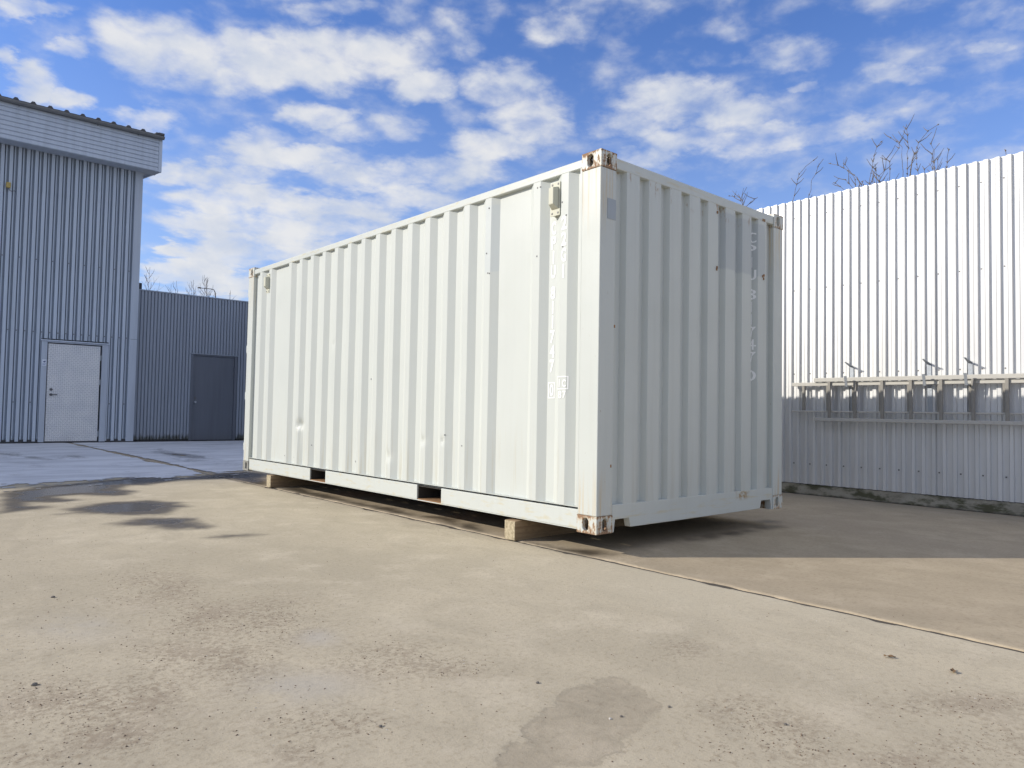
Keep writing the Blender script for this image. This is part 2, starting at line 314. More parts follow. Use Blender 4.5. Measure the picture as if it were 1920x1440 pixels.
def mat_rusty(name, amt):
    m, N, b = material(name); o = N.n('ShaderNodeTexCoord').outputs['Object']
    x, y, z = N.xyz(o)
    n1 = N.noise(o, 16, 6, .68); n2 = N.noise(N.mul(o, (34, 34, 7)), 1.6, 5, .65)
    e = N.m('MAXIMUM', N.ss(z, .088, .118), N.ss(z, .022, 0.))
    k = N.m('ADD', N.m('ADD', N.m('MULTIPLY', n1, .6), N.m('MULTIPLY', n2, .5)), N.m('MULTIPLY', e, .075))
    k1 = N.ss(k, .60-amt*.1, .66-amt*.08); k2 = N.ss(k, .655-amt*.1, .71-amt*.1)
    c = N.mix(N.m('MULTIPLY', k1, .55), WHITE, (.58, .42, .22)); c = N.mix(N.m('MULTIPLY', k2, .85), c, (.23, .115, .055))
    setb(N, b, col=c, rough=N.ss(k2, 0, 1, .45, .85), nor=N.bump(N.m('ADD', n1, N.m('MULTIPLY', k2, -.4)), .25, .01))
    return m
M_cast = mat_rusty('casting_rusty_paint', 1.0); M_cast2 = mat_rusty('casting_paint', .6)
def mat_simple(name, col, rough=.6, metal=0., var=.12, sc=12, bs=.1, bd=.01):
    m, N, b = material(name); o = N.obj(); n = N.noise(o, sc, 5, .6)
    setb(N, b, col=N.mix(n, tuple(c*(1-var) for c in col), tuple(c*(1+var) for c in col)), rough=rough, metal=metal, nor=N.bump(n, bs, bd))
    return m
M_cast3 = mat_simple('casting_grimy', (.26, .26, .235), .6, 0, .6, 14, .2)
M_letter = mat_simple('lettering_white', (.90, .91, .90), .45, 0, .04, 20, 0)
M_stick = mat_simple('sticker_grey', (.36, .40, .43), .5, 0, .08, 14, .0)
M_black = mat_simple('underside_dark', (.035, .032, .03), .8, 0, .3, 8)
M_rust = mat_simple('rust_plate', (.30, .165, .075), .85, 0, .45, 18, .3)
M_under = mat_simple('crossmember_steel', (.045, .04, .035), .75, 0, .3, 9)
M_alu = mat_simple('ladder_aluminium', (.50, .485, .44), .45, 0., .12, 30, .05)
M_alu2 = mat_simple('rung_aluminium', (.27, .255, .225), .5, 0., .2, 30, .05)
M_galv = mat_simple('galvanised_steel', (.38, .41, .45), .45, .6, .2, 40, .1)
M_screw = mat_simple('screw_steel', (.13, .13, .135), .5, .4, .1)
# clad sheets
def mat_clad(name, col, rough=.5, dirt_h=0., dirtc=(.1, .095, .06), metal=0., spec=.5):
    m, N, b = material(name); o = N.obj(); x, y, z = N.xyz(o)
    st = N.noise(N.mul(o, (5, 5, .25)), 1.8, 4, .6); big = N.noise(o, .55, 4)
    c = N.mix(N.ss(st, .35, .75), tuple(k*1.04 for k in col), tuple(k*.90 for k in col))
    c = N.mix(N.ss(big, .4, .75, 0, .35), c, tuple(k*.88 for k in col))
    if dirt_h:
        d = N.m('ADD', N.ss(z, dirt_h, 0., 0, 1), N.m('MULTIPLY', N.m('SUBTRACT', N.noise(N.mul(o, (9, 9, 3)), 1.4, 4, .65), .5), 1.3))
        c = N.mix(N.m('MULTIPLY', N.ss(d, .5, .95), .8), c, dirtc)
    setb(N, b, col=c, rough=rough, metal=metal, spec=spec, nor=N.bump(N.noise(N.mul(o, (1.5, 1.5, .4)), 2.2, 3), .06, .03))
    return m
M_white = mat_clad('white_cladding', (.70, .705, .705), .44, metal=.32, spec=.8)
M_grey = mat_clad('grey_cladding', (.49, .55, .625), .5)
M_trim = mat_clad('grey_trim', (.46, .51, .58), .5)
M_fasc = mat_clad('fascia_cladding', (.52, .58, .67), .5)
M_annex = mat_clad('annex_cladding', (.28, .315, .37), .5, .42, (.05, .05, .03))
M_door2 = mat_clad('dark_door_paint', (.125, .14, .17), .45)
M_roof = mat_simple('roof_sheet_dark', (.09, .09, .095), .6)
M_gut = mat_simple('gutter_grey', (.20, .205, .21), .5, .2)
M_core = mat_simple('dark_core', (.06, .06, .065), .8)
def mat_tread():
    m, N, b = material('tread_plate'); o = N.obj(); x, y, z = N.xyz(o)
    k = 2*math.pi/.088
    a = N.m('SINE', N.m('MULTIPLY', N.m('ADD', x, z), k)); c = N.m('SINE', N.m('MULTIPLY', N.m('SUBTRACT', x, z), k))
    h = N.m('MAXIMUM', N.ss(a, .35, .8), N.ss(c, .35, .8))
    h2 = N.m('ABSOLUTE', N.m('SUBTRACT', N.ss(a, .2, .7), N.ss(c, .2, .7)))
    n = N.noise(o, 3, 4)
    col = N.mix(N.ss(n, .35, .7), (.86, .86, .85), (.76, .77, .78))
    col = N.mix(N.m('MULTIPLY', N.m('SUBTRACT', 1., h2), .38), col, (.38, .39, .42))  # relief shading also put into the colour: low parts darker
    setb(N, b, col=col, rough=.42, metal=.0, nor=N.bump(h2, 1.0, .008)); return m
M_tread = mat_tread()
def mat_wood(name, c0, c1):
    m, N, b = material(name); o = N.obj()
    n = N.noise(N.mul(o, (1.2, 22, 22)), 2.0, 6, .65); e = N.noise(o, 26, 4)
    c = N.mix(N.ss(n, .3, .7), c0, c1); c = N.mix(N.ss(e, .55, .75, 0, .5), c, (c0[0]*.5, c0[1]*.48, c0[2]*.45))
    setb(N, b, col=c, rough=.85, nor=N.bump(N.m('ADD', n, N.m('MULTIPLY', e, .4)), .4, .006)); return m
M_wood = mat_wood('timber_side', (.25, .165, .09), (.38, .27, .155)); M_wood2 = mat_wood('timber_end', (.30, .25, .16), (.56, .48, .33))
def mat_conc(name, c0, c1, moss=0.):
    m, N, b = material(name); o = N.obj(); x, y, z = N.xyz(o)
    n = N.noise(o, 2.2, 6, .65); f = N.noise(o, 45, 4, .7)
    c = N.mix(N.ss(n, .3, .7), c0, c1); c = N.mix(N.ss(f, .5, .8, 0, .4), c, tuple(k*.6 for k in c0))
    if moss:
        k = N.m('MULTIPLY', N.ss(N.noise(N.mul(o, (1, 1.2, 3.5)), 3.2, 5, .65), .44, .62), moss)
        c = N.mix(k, c, (.055, .058, .022))
        k = N.ss(N.m('ADD', z, N.m('MULTIPLY', N.noise(o, 12, 4), .05)), .055, .02); c = N.mix(N.m('MULTIPLY', k, .85), c, (.05, .043, .03))
    setb(N, b, col=c, rough=.9, nor=N.bump(N.m('ADD', n, f), .35, .01)); return m
M_plinth = mat_conc('mossy_concrete', (.27, .25, .20), (.40, .37, .30), .85)
M_bark = mat_simple('bark_grey', (.19, .165, .15), .85, 0, .35, 30, .3)
M_birch = mat_simple('far_twigs', (.15, .125, .115), .9, 0, .3, 5)

# yard concrete: masks are vertex attributes (wet, dirt, pale, patch, edge), broken up by noise
def mat_yard(name, ca, cb, smooth=0.):
    m, N, b = material(name); o = N.obj()
    big = N.noise(o, .55, 5, .6); mid = N.noise(o, 2.6, 6, .65); fine = N.noise(o, 38, 5, .72); grit = N.noise(o, 120, 4, .75); strk = N.noise(N.mul(o, (1., .55, 1)), 3.1, 6, .62, 1.2)
    c = N.mix(N.ss(big, .3, .72), ca, cb)
    c = N.mix(N.ss(strk, .40, .70, 0, .7), c, tuple(k*.78 for k in ca))
    c = N.mix(N.ss(mid, .48, .72, 0, .6), c, (ca[0]*1.15, ca[1]*1.16, ca[2]*1.2))
    c = N.mix(N.ss(fine, .48, .74, 0, .5), c, (ca[0]*.52, ca[1]*.47, ca[2]*.42))
    c = N.mix(N.ss(fine, .44, .22, 0, .25), c, (ca[0]*1.3, ca[1]*1.3, ca[2]*1.3))
    c = N.mix(N.ss(grit, .56, .72, 0, .6), c, (ca[0]*.42, ca[1]*.38, ca[2]*.34))
    dirt = N.attr('dirt'); dk = N.m('MULTIPLY', dirt, N.ss(N.m('ADD', mid, N.m('MULTIPLY', N.m('SUBTRACT', fine, .5), 1.1)), .38, .62))
    c = N.mix(N.m('MULTIPLY', dk, .5), c, (.215, .155, .105))
    speck = N.m('MULTIPLY', N.ss(N.noise(o, 75, 3, .6), .60, .68), N.ss(N.m('ADD', dirt, N.m('MULTIPLY', mid, .5)), .45, .95))
    c = N.mix(N.m('MULTIPLY', speck, .7), c, (.085, .065, .05))
    pale = N.m('MULTIPLY', N.attr('pale'), N.ss(mid, .3, .6))
    c = N.mix(N.m('MULTIPLY', pale, .6), c, (ca[0]*.84, ca[1]*.90, ca[2]*1.08))
    pa = N.m('ADD', N.attr('patch'), N.m('ADD', N.m('MULTIPLY', N.m('SUBTRACT', N.noise(o, 9, 7, .7), .5), .15), N.m('MULTIPLY', N.m('SUBTRACT', fine, .5), .02)))
    pk = N.m('MULTIPLY', N.ss(pa, -.018, .034), N.ss(big, .2, .7, 1., .5))
    rim = N.m('MULTIPLY', N.ss(pa, -.004, .004), N.ss(pa, .022, .008))
    c = N.mix(N.m('MULTIPLY', pk, .62), c, N.mix(N.ss(N.m('ADD', N.m('MULTIPLY', mid, .5), N.m('MULTIPLY', N.noise(o, 9, 6, .7, .8), .5)), .38, .62), (.20, .165, .12), (.40, .33, .24)))
    c = N.mix(N.m('MULTIPLY', N.m('MULTIPLY', rim, .32), N.ss(mid, .4, .6)), c, (.13, .11, .085))
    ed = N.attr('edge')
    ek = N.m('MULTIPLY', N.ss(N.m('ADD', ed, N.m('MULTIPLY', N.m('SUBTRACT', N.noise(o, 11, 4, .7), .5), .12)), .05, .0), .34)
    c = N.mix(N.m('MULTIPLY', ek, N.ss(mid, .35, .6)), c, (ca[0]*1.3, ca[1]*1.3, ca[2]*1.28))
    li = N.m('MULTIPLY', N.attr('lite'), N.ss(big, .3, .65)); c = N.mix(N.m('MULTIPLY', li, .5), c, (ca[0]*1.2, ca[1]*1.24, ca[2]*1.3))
    wa = N.m('ADD', N.attr('wet'), N.m('MULTIPLY', N.m('SUBTRACT', N.noise(o, 5.5, 6, .6), .5), .22))
    wk = N.ss(wa, -.085, .115); pud = N.ss(N.m('ADD', N.attr('wet'), N.m('MULTIPLY', N.m('SUBTRACT', mid, .5), .45)), .11, .24)
    wc = N.mix(1., c, (.25, .245, .245), 'MULTIPLY'); c = N.mix(wk, c, wc)
    rg = N.m('SUBTRACT', .9, N.m('MULTIPLY', wk, .38)); rg = N.m('SUBTRACT', rg, N.m('MULTIPLY', pud, .36), clamp=True)
    hgt = N.m('ADD', N.m('MULTIPLY', fine, .6), N.m('ADD', N.m('MULTIPLY', grit, .35), N.m('ADD', N.m('MULTIPLY', mid, 1.2), N.m('MULTIPLY', pk, -.5))))
    bs = N.m('MULTIPLY', N.m('SUBTRACT', 1., N.m('MULTIPLY', pud, .85)), .55-smooth*.25)
    setb(N, b, col=c, rough=rg, nor=N.bump(hgt, bs, .006), spec=.35)
    return m
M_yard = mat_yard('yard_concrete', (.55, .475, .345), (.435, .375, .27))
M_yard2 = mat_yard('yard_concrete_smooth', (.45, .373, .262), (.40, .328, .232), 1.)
def mat_soil():
    m, N, b = material('soil'); o = N.obj(); n = N.noise(o, 30, 5, .7)
    setb(N, b, col=N.mix(n, (.035, .03, .025), (.12, .10, .075)), rough=.95, nor=N.bump(n, .5, .01)); return m
M_soil = mat_soil()
def mat_ground():
    m, N, b = material('far_ground'); o = N.obj(); n = N.noise(o, .2, 6, .6)
    setb(N, b, col=N.mix(n, (.20, .185, .15), (.30, .27, .22)), rough=.95); return m
M_ground = mat_ground()
def mat_snow():
    m, N, b = material('thin_snow'); o = N.obj()
    n = N.noise(N.mul(o, (1.6, .8, 1)), 1.3, 6, .65, .6); f = N.noise(o, 22, 5, .7); th = N.attr('thin')
    k = N.ss(N.m('ADD', N.m('MULTIPLY', n, .9), N.m('ADD', N.m('MULTIPLY', f, .45), th)), .74, 1.08)
    c = N.mix(N.ss(N.noise(N.mul(o, (.7, 1.6, 1)), 1.1, 5, .65), .35, .7, 0, .5), N.mix(k, (.74, .75, .77), (.23, .225, .22)), (.36, .37, .385))
    setb(N, b, col=c, rough=.7, nor=N.bump(N.m('ADD', f, n), .5, .012)); return m
M_snow = mat_snow()
M_stone = mat_simple('stone', (.16, .145, .125), .85, 0, .35, 60, .4, .004)
M_stone2 = mat_simple('pale_stone', (.5, .48, .44), .85, 0, .2, 60, .4, .004)
M_leaf = mat_simple('dry_leaf', (.16, .10, .05), .8, 0, .3, 60)

# ---------------------------------------------------------------- ground
gb = MB(); S = 2500
gb.add([(-S, -S, -.045), (S, -S, -.045), (S, S, -.045), (-S, S, -.045)], [(0, 1, 2, 3)])
ground = gb.build('ground', M_ground, kind='structure')
jb = MB(); jb.add([(-.12, -14, -.008), (.12, -14, -.008), (.12, 17, -.008), (-.12, 17, -.008)], [(0, 1, 2, 3)]); jb.build('joint_filling', M_soil, ground)
def slab(x0, x1, sx, y0, y1, sy, mat, joint):
    """gridded slab with mask attributes; joint = which x side is the broken joint edge"""
    xs = np.unique(np.concatenate([np.arange(x0, x1, sx), [x1]])); ys = np.arange(y0, y1+sy*.5, sy)
    if joint == 'hi': xs = np.unique(np.concatenate([xs[xs < x1-.09], x1-np.array([.08, .06, .04, .025, .012, 0])]))
    else: xs = np.unique(np.concatenate([xs[xs > x0+.09], x0+np.array([.08, .06, .04, .025, .012, 0])]))
    X, Y = np.meshgrid(xs, ys); nx, ny = len(xs), len(ys); Z = np.zeros_like(X)
    xe = x1 if joint == 'hi' else x0; sg = -1 if joint == 'hi' else 1
    ed = np.abs(X-xe)
    jag = (fbm(Y*0+.3, Y, 9, 4, 5 if joint == 'hi' else 9)-.5)*.05*np.exp(-ed/.02)
    chip = np.clip(fbm(Y*0+1.7, Y, 4.3, 4, 31 if joint == 'hi' else 37)-.56, 0, 1)*.22
    Xj = X + sg*np.abs(jag)*.8
    Z = Z - np.clip(chip-ed*.9, 0, .02)*np.exp(-ed/.03) - .004*np.exp(-ed/.01)
    V = np.stack([Xj, Y, Z], -1).reshape(-1, 3)
    idx = np.arange(nx*ny).reshape(ny, nx)
    F = np.stack([idx[:-1, :-1], idx[:-1, 1:], idx[1:, 1:], idx[1:, :-1]], -1).reshape(-1, 4)
    # vertical skirt at the joint
    col = idx[:, -1] if joint == 'hi' else idx[:, 0]
    o = len(V); low = V[col].copy(); low[:, 2] = -.045; V = np.concatenate([V, low])
    lo = o+np.arange(ny)
    sk = np.stack([col[:-1], lo[:-1], lo[1:], col[1:]], -1) if joint == 'hi' else np.stack([col[1:], lo[1:], lo[:-1], col[:-1]], -1)
    F = np.concatenate([F, sk])
    me = bpy.data.meshes.new('concrete_slab'); me.vertices.add(len(V)); me.vertices.foreach_set('co', V.ravel())
    me.loops.add(F.size); me.loops.foreach_set('vertex_index', F.ravel().astype(np.int32)); me.polygons.add(len(F))
    me.polygons.foreach_set('loop_start', np.arange(0, F.size, 4, dtype=np.int32)); me.update(calc_edges=True)
    px, py = V[:, 0], V[:, 1]
    wet = np.full(px.shape, -.3)
    for p in WET: wet = np.maximum(wet, psdf(px, py, p))
    dirt = np.zeros(px.shape)
    for e in DIRT: dirt = np.maximum(dirt, ell(px, py, (e[0], e[1], e[2]*1.5, e[3]*1.5, e[4]*1.5, e[5]*1.5)))
    dirt = np.clip(dirt + .25*np.clip((-px-2.3)/1.2, 0, 1)*np.clip((1.5-py)/2, 0, 1), 0, 1)
    pale = np.zeros(px.shape)
    for e in PALE: pale = np.maximum(pale, ell(px, py, e))
    patch = np.clip(psdf(px, py, PATCH), -.3, .3)
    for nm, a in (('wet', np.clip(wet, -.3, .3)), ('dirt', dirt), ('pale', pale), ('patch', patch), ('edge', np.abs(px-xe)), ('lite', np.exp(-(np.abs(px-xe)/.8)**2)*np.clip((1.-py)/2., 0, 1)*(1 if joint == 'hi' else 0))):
        at = me.attributes.new(nm, 'FLOAT', 'POINT'); at.data.foreach_set('value', a.astype(np.float32))
    me.materials.append(mat)
    o = link('concrete_slab', me, ground); return o
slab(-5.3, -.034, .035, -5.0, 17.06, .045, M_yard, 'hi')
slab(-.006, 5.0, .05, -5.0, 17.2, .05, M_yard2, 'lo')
# plain slabs carry on out of view
ob = MB(); ob.box(-34, -5.32, -14, 17.06, -.04, 0); ob.box(-5.3, -.034, -14, -5.02, -.04, 0); ob.build('concrete_slab', M_yard, ground)
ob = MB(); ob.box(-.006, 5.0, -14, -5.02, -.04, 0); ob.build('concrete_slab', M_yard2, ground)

# thin snow lying in the shade of the warehouse
def snow():
    sx, sy = .04, .05
    xs = np.arange(-9, 5.0, sx); ys = np.arange(5.2, 17.06, sy); X, Y = np.meshgrid(xs, ys)
    ex = [p[0] for p in SNOW_EDGE]; ey = [p[1] for p in SNOW_EDGE]
    o_ = np.argsort(ex); E = np.interp(X, np.array(ex)[o_], np.array(ey)[o_])
    E = np.where(X < -2.55, 6.16 + (X+2.55)*.9, E) + .45*np.clip((-2.0-X)/.5, 0, 1)
    n = (fbm(X, Y, 1.6, 5, 3)-.5)*.9 + (fbm(X, Y, 7, 3, 8)-.5)*.5
    k = (Y - E) + n
    crk = np.abs(X - np.interp(Y, [6.5, 7.76, 10.46, 14.29, 17], [-.02, 0, .02, .03, .03]))
    kc = crk - .035 - .30*np.clip(fbm(X, Y, 1.1, 4, 21)-.50, 0, 1)*np.where(X < .1, 1, .5)
    bare = fbm(X*.9, Y*.35, 1.3, 5, 44)
    thin = np.clip((bare-.50)*2.4, 0, 1)*np.exp(-((Y-11.5)/3.0)**2)
    # loose white crumbs past the edge, and a bare strip beside the wall foot
    crumb = (k > -.55) & (fbm(X, Y, 13, 3, 61) > .71) & (k < .1)
    keep = ((k > .05) & (kc > 0) & (thin < .75)) | crumb
    kf = keep[:-1, :-1]
    nx = len(xs); idx = np.arange(X.size).reshape(X.shape)
    F = np.stack([idx[:-1, :-1], idx[:-1, 1:], idx[1:, 1:], idx[1:, :-1]], -1)[kf]
    Z = .003 + .010*np.clip(k, 0, .5) + .004*fbm(X, Y, 9, 3, 71)
    used = np.unique(F); mp = -np.ones(X.size, int); mp[used] = np.arange(len(used)); F = mp[F]
    V = np.stack([X, Y, Z], -1).reshape(-1, 3)[used]; V[:, :2] += (np.random.RandomState(3).rand(len(V), 2)-.5)*.03
    me = bpy.data.meshes.new('snow_cover'); me.vertices.add(len(V)); me.vertices.foreach_set('co', V.ravel())
    me.loops.add(F.size); me.loops.foreach_set('vertex_index', F.ravel().astype(np.int32)); me.polygons.add(len(F))
    me.polygons.foreach_set('loop_start', np.arange(0, F.size, 4, dtype=np.int32)); me.update(calc_edges=True)
    t = np.clip(thin*.5 + np.clip(.25-k, 0, .3), 0, 1).ravel()[used]
    at = me.attributes.new('thin', 'FLOAT', 'POINT'); at.data.foreach_set('value', t.astype(np.float32))
    me.materials.append(M_snow)
    o = link('snow_cover', me, None, kind='stuff'); o['label'] = 'thin snow and frost lying in the shade before the grey buildings'
snow()

# ---------------------------------------------------------------- warehouse on the left
ware = thing('warehouse', 'tall grey corrugated metal warehouse with white door and deep fascia', 'building', (-.6, 17.1, 0))
WX, WY = -ware.location.x, -ware.location.y
def wprof(x0, x1, yc):
    P = []; k0 = math.floor((x0+1.43)/.167)-1
    pts = []
    for k in range(k0, int((x1+1.43)/.167)+2):
        gx_ = -1.43+.167*k
        pts += [(gx_-.049, yc), (gx_-.046, yc+.11), (gx_-.027, yc+.11), (gx_-.021, yc+.034), (gx_+.006, yc+.034), (gx_+.011, yc+.11), (gx_+.047, yc+.11), (gx_+.050, yc)]  # extra deep slots added beside each valley so the groove lines fall into shade
    P = [p for p in pts if x0 < p[0] < x1]
    def at(x):
        for a, b in zip(pts, pts[1:]):
            if a[0] <= x <= b[0]: return a[1]+(b[1]-a[1])*(x-a[0])/(b[0]-a[0])
        return yc
    return [(x0, at(x0))]+P+[(x1, at(x1))]
LW = -24.
def wsheet(x0, x1, z0, z1, dy=0.):
    sheet([(a+WX, d+WY) for a, d in wprof(x0, x1, 17.085+dy)], z0, z1, 'x').build('cladding_sheet', M_grey, ware)
wsheet(LW, -.60, .05, 2.64); wsheet(.83, 1.30, .05, 2.64); wsheet(-.60, .83, 2.50, 2.64)
wsheet(LW, 1.30, 2.60, 6.02, -.005); wsheet(LW, 1.30, 5.98, 7.0, -.010)
b = MB(); b.box(LW+WX, 1.44+WX, 17.21+WY, 30+WY, 0, 6.9); b.build('wall_core', M_core, ware)
b = MB(); b.box(LW+WX, -.60+WX, 17.10+WY, 17.139+WY, 0, .09).box(.83+WX, 1.44+WX, 17.10+WY, 17.139+WY, 0, .09); b.build('plinth', M_core, ware)
b = MB(); b.box(1.295+WX, 1.47+WX, 17.066+WY, 17.139+WY, .03, 2.62).box(1.295+WX, 1.472+WX, 17.064+WY, 17.139+WY, 2.625, 6.96); b.build('corner_trim', M_trim, ware, bevel=.004)
b = MB(); b.box(1.441+WX, 1.46+WX, 17.14+WY, 29.98+WY, .03, 7.2); b.build('gable_wall', M_grey, ware)
FY = 16.62; FB, FT = 6.93, 7.77; nb = 8; hb_ = (FT-FB)/nb
for i in range(nb):
    z0 = FB+i*hb_; b = MB()
    sec = [(FY+.012, z0), (FY, z0+.012), (FY, z0+hb_-.014), (FY+.018, z0+hb_-.004), (FY+.05, z0+hb_-.001), (FY+.05, z0)]
    b.loft([(LW+WX, y+WY, z) for y, z in sec], [(1.70+WX, y+WY, z) for y, z in sec]); b.build('fascia_board', M_fasc, ware)
b = MB(); b.box(1.705+WX, 1.785+WX, FY-.006+WY, FY+.06+WY, FB-.005, FT+.02); b.build('fascia_corner', M_fasc, ware, bevel=.003)
sl = .13
def gab(x0, x1):  # gable fascia rising with the roof
    y0, y1 = FY+.062, 24.
    return MB().loft([(x0+WX, y0+WY, FB), (x1+WX, y0+WY, FB), (x1+WX, y0+WY, FT), (x0+WX, y0+WY, FT)],
                     [(x0+WX, y1+WY, FB+sl*(y1-y0)), (x1+WX, y1+WY, FB+sl*(y1-y0)), (x1+WX, y1+WY, FT+sl*(y1-y0)), (x0+WX, y1+WY, FT+sl*(y1-y0))])
gab(1.74, 1.785).build('gable_fascia', M_fasc, ware)
b = MB(); b.box(LW+WX, 1.74+WX, FY+.052+WY, 17.062+WY, FB+.005, FB+.03); b.build('soffit', M_trim, ware)
b = MB(); b.add([(1.473+WX, 17.063+WY, FB+.02+sl*.44), (1.738+WX, 17.063+WY, FB+.02+sl*.44), (1.738+WX, 24+WY, FB+.02+sl*7.4), (1.473+WX, 24+WY, FB+.02+sl*7.4)], [(0, 1, 2, 3)]); b.build('gable_soffit', M_trim, ware)
# gutter and ribbed roof
sec = [(FY-.005+.075*math.cos(t)-.07, 7.815+.07*math.sin(t)) for t in np.linspace(math.pi, 2*math.pi, 9)] + [(FY-.012, 7.815)]
b = MB(); b.loft([(LW+WX, y+WY, z) for y, z in sec], [(1.80+WX, y+WY, z) for y, z in sec]); b.build('gutter', M_gut, ware)
for gx_ in (-1.3, .3, 1.2): MB().box(gx_+WX-.012, gx_+WX+.012, FY-.152+WY, FY-.003+WY, 7.732, 7.742).build('gutter_bracket', M_gut, ware)
rp = []
k = -1.37 - .334*68
while k < 1.7:
    rp += [(k-.062, 0), (k-.026, .052), (k+.026, .052), (k+.062, 0), (k+.167, .004)]; k += .334
rp = [(x, z) for x, z in rp if x < 1.80]+[(1.80, 0)]
b = MB(); y0, y1 = FY-.10, 30.; n = len(rp)
for (yy, zz) in ((y0, 7.845), (y1, 7.845+sl*(y1-y0))):
    for x, z in rp: b.v.append((x+WX, yy+WY, zz+z))
for (yy, zz) in ((y0, 7.838), (y1, 7.838+sl*(y1-y0))):
    for x, z in rp: b.v.append((x+WX, yy+WY, zz))
b.f = [(i, i+1, n+i+1, n+i) for i in range(n-1)] + [(i+1, i, 2*n+i, 2*n+i+1) for i in range(n-1)]
b.build('roof_sheet', M_roof, ware)
b = MB(); b.box(1.66+WX, 1.80+WX, FY-.11+WY, FY+.02+WY, 7.85, 7.905); b.build('roof_verge', M_roof, ware, bevel=.005)
b = MB()
for zr, alt in ((6.55, 2), (6.03, 1), (4.36, 2), (2.645, 1), (.97, 2)):
    for k in range(-60, 17):
        x = -1.43+.167*k
        if k % alt or (zr < 2.5 and -.62 < x < .85): continue
        if x < -4: continue
        b.box(x+WX-.018, x+WX+.004, 17.110+WY, 17.122+WY, zr-.012, zr+.012)
b.build('screws', M_screw, ware, kind='stuff')
# white tread-plate door
d1 = MB().box(-.455+WX, .655+WX, 17.088+WY, 17.13+WY, .045, 2.385).build('door', M_tread, ware, bevel=.003)
for (x0, x1, z0, z1, y) in ((-.595, -.475, .03, 2.44, 17.062), (.69, .822, .03, 2.44, 17.062), (-.474, .689, 2.41, 2.44, 17.066)):
    MB().box(x0+WX, x1+WX, y+WY, 17.139+WY, z0, z1).build('door_frame', M_trim, ware, bevel=.003)
MB().box(-.62+WX, .85+WX, 17.03+WY, 17.10+WY, 2.442, 2.47).build('drip_ledge', M_fasc, ware, bevel=.003)
MB().box(-.46+WX, .68+WX, 17.07+WY, 17.13+WY, .005, .042).build('threshold', M_core, ware)
def disc(x, z, r, y0, y1, k=14): return MB().loft([(x+r*math.cos(t), y0, z+r*math.sin(t)) for t in np.linspace(0, 2*math.pi, k, endpoint=False)], [(x+r*math.cos(t), y1, z+r*math.sin(t)) for t in np.linspace(0, 2*math.pi, k, endpoint=False)])
disc(-.365+WX, 1.285, .032, 17.07+WY, 17.0885+WY).build('lock', M_screw, d1)
h = disc(-.365+WX, 1.165, .032, 17.072+WY, 17.0885+WY); h.box(-.375+WX, -.24+WX, 17.035+WY, 17.052+WY, 1.155, 1.177); h.box(-.375+WX, -.352+WX, 17.05+WY, 17.074+WY, 1.155, 1.177); h.build('handle', M_screw, d1, bevel=.003)
for z in (2.1, 1.5, .22): MB().tube([(.668+WX, 17.078+WY, z-.065), (.668+WX, 17.078+WY, z+.065)], .016, 8).build('hinge', M_galv, d1)
# surveillance sign on the door frame
sg_ = thing('camera_sign', 'small white and blue camera notice on the left door frame', 'sign', (-.53, 17.06, 1.92))
M_sw = mat_simple('sign_white', (.70, .74, .80), .4, 0, .03); M_sb = mat_simple('sign_blue', (.03, .05, .16), .4, 0, .05)
MB().box(-.043, .043, -.006, .002, -.075, .075).build('sign_plate', M_sw, sg_)
b = MB(); b.add([(-.025, -.0075, .022), (.02, -.0075, .047), (.032, -.0075, .027), (-.012, -.0075, .002)], [(0, 1, 2, 3)])
b.add([(.005, -.0078, .012), (.014, -.0078, .014), (.022, -.0078, -.004), (.010, -.0078, -.004)], [(0, 1, 2, 3)]); b.build('camera_symbol', M_sb, sg_)
b = MB()
for r_, x0, x1 in ((-.03, -.034, .034), (-.045, -.034, .030), (-.06, -.034, .02)): b.add([(x0, -.0075, r_), (x1, -.0075, r_), (x1, -.0075, r_+.008), (x0, -.0075, r_+.008)], [(0, 1, 2, 3)])
b.build('printed_lines', mat_simple('sign_print', (.22, .27, .42), .4), sg_)
# small yellow fitting high on the wall
yf = thing('wall_fitting', 'small yellowish fitting with a loose cable high on the grey warehouse wall', 'fitting', (-1.385, 17.08, 5.99))
M_yel = mat_simple('yellow_plastic', (.46, .34, .10), .5)
MB().box(-.045, .045, -.06, .0, -.065, .065).build('housing', M_yel, yf, bevel=.012)
MB().tube([(0, -.02, -.066), (.03, -.015, -.11), (.075, -.015, -.13), (.12, -.012, -.10), (.15, -.008, -.13)], .007, 5).build('cable', M_screw, yf)

# ---------------------------------------------------------------- annex with dark door
ann = thing('annex_building', 'low dark grey ribbed metal building with a dark blue door', 'building', (3.3, 17.25, 0))
AX, AY = -3.3, -17.25
def aprof(x0, x1, yc):
    pts = []; x = 1.50
    while x < 5.3:
        pts += [(x, yc), (x+.054, yc), (x+.058, yc+.034), (x+.0785, yc+.034)]; x += .0825
    P = [p for p in pts if x0 < p[0] < x1]
    return [(x0, P[0][1])]+P+[(x1, P[-1][1])]
def asheet(x0, x1, z0, z1): sheet([(a+AX, d+AY) for a, d in aprof(x0, x1, 17.23)], z0, z1, 'x').build('cladding_sheet', M_annex, ann)
asheet(1.475, 2.87, .06, 3.92); asheet(4.115, 4.99, .06, 3.92); asheet(2.87, 4.115, 2.385, 3.92)
MB().box(1.475+AX, 5.2+AX, 17.272+AY, 24+AY, 0, 3.9).build('wall_core', M_core, ann)
MB().box(1.475+AX, 5.2+AX, 17.222+AY, 17.30+AY, 3.921, 3.955).build('parapet_cap', M_annex, ann, bevel=.004)
d2 = MB().box(2.945+AX, 4.04+AX, 17.245+AY, 17.261+AY, .03, 2.315).build('door', M_door2, ann, bevel=.003)
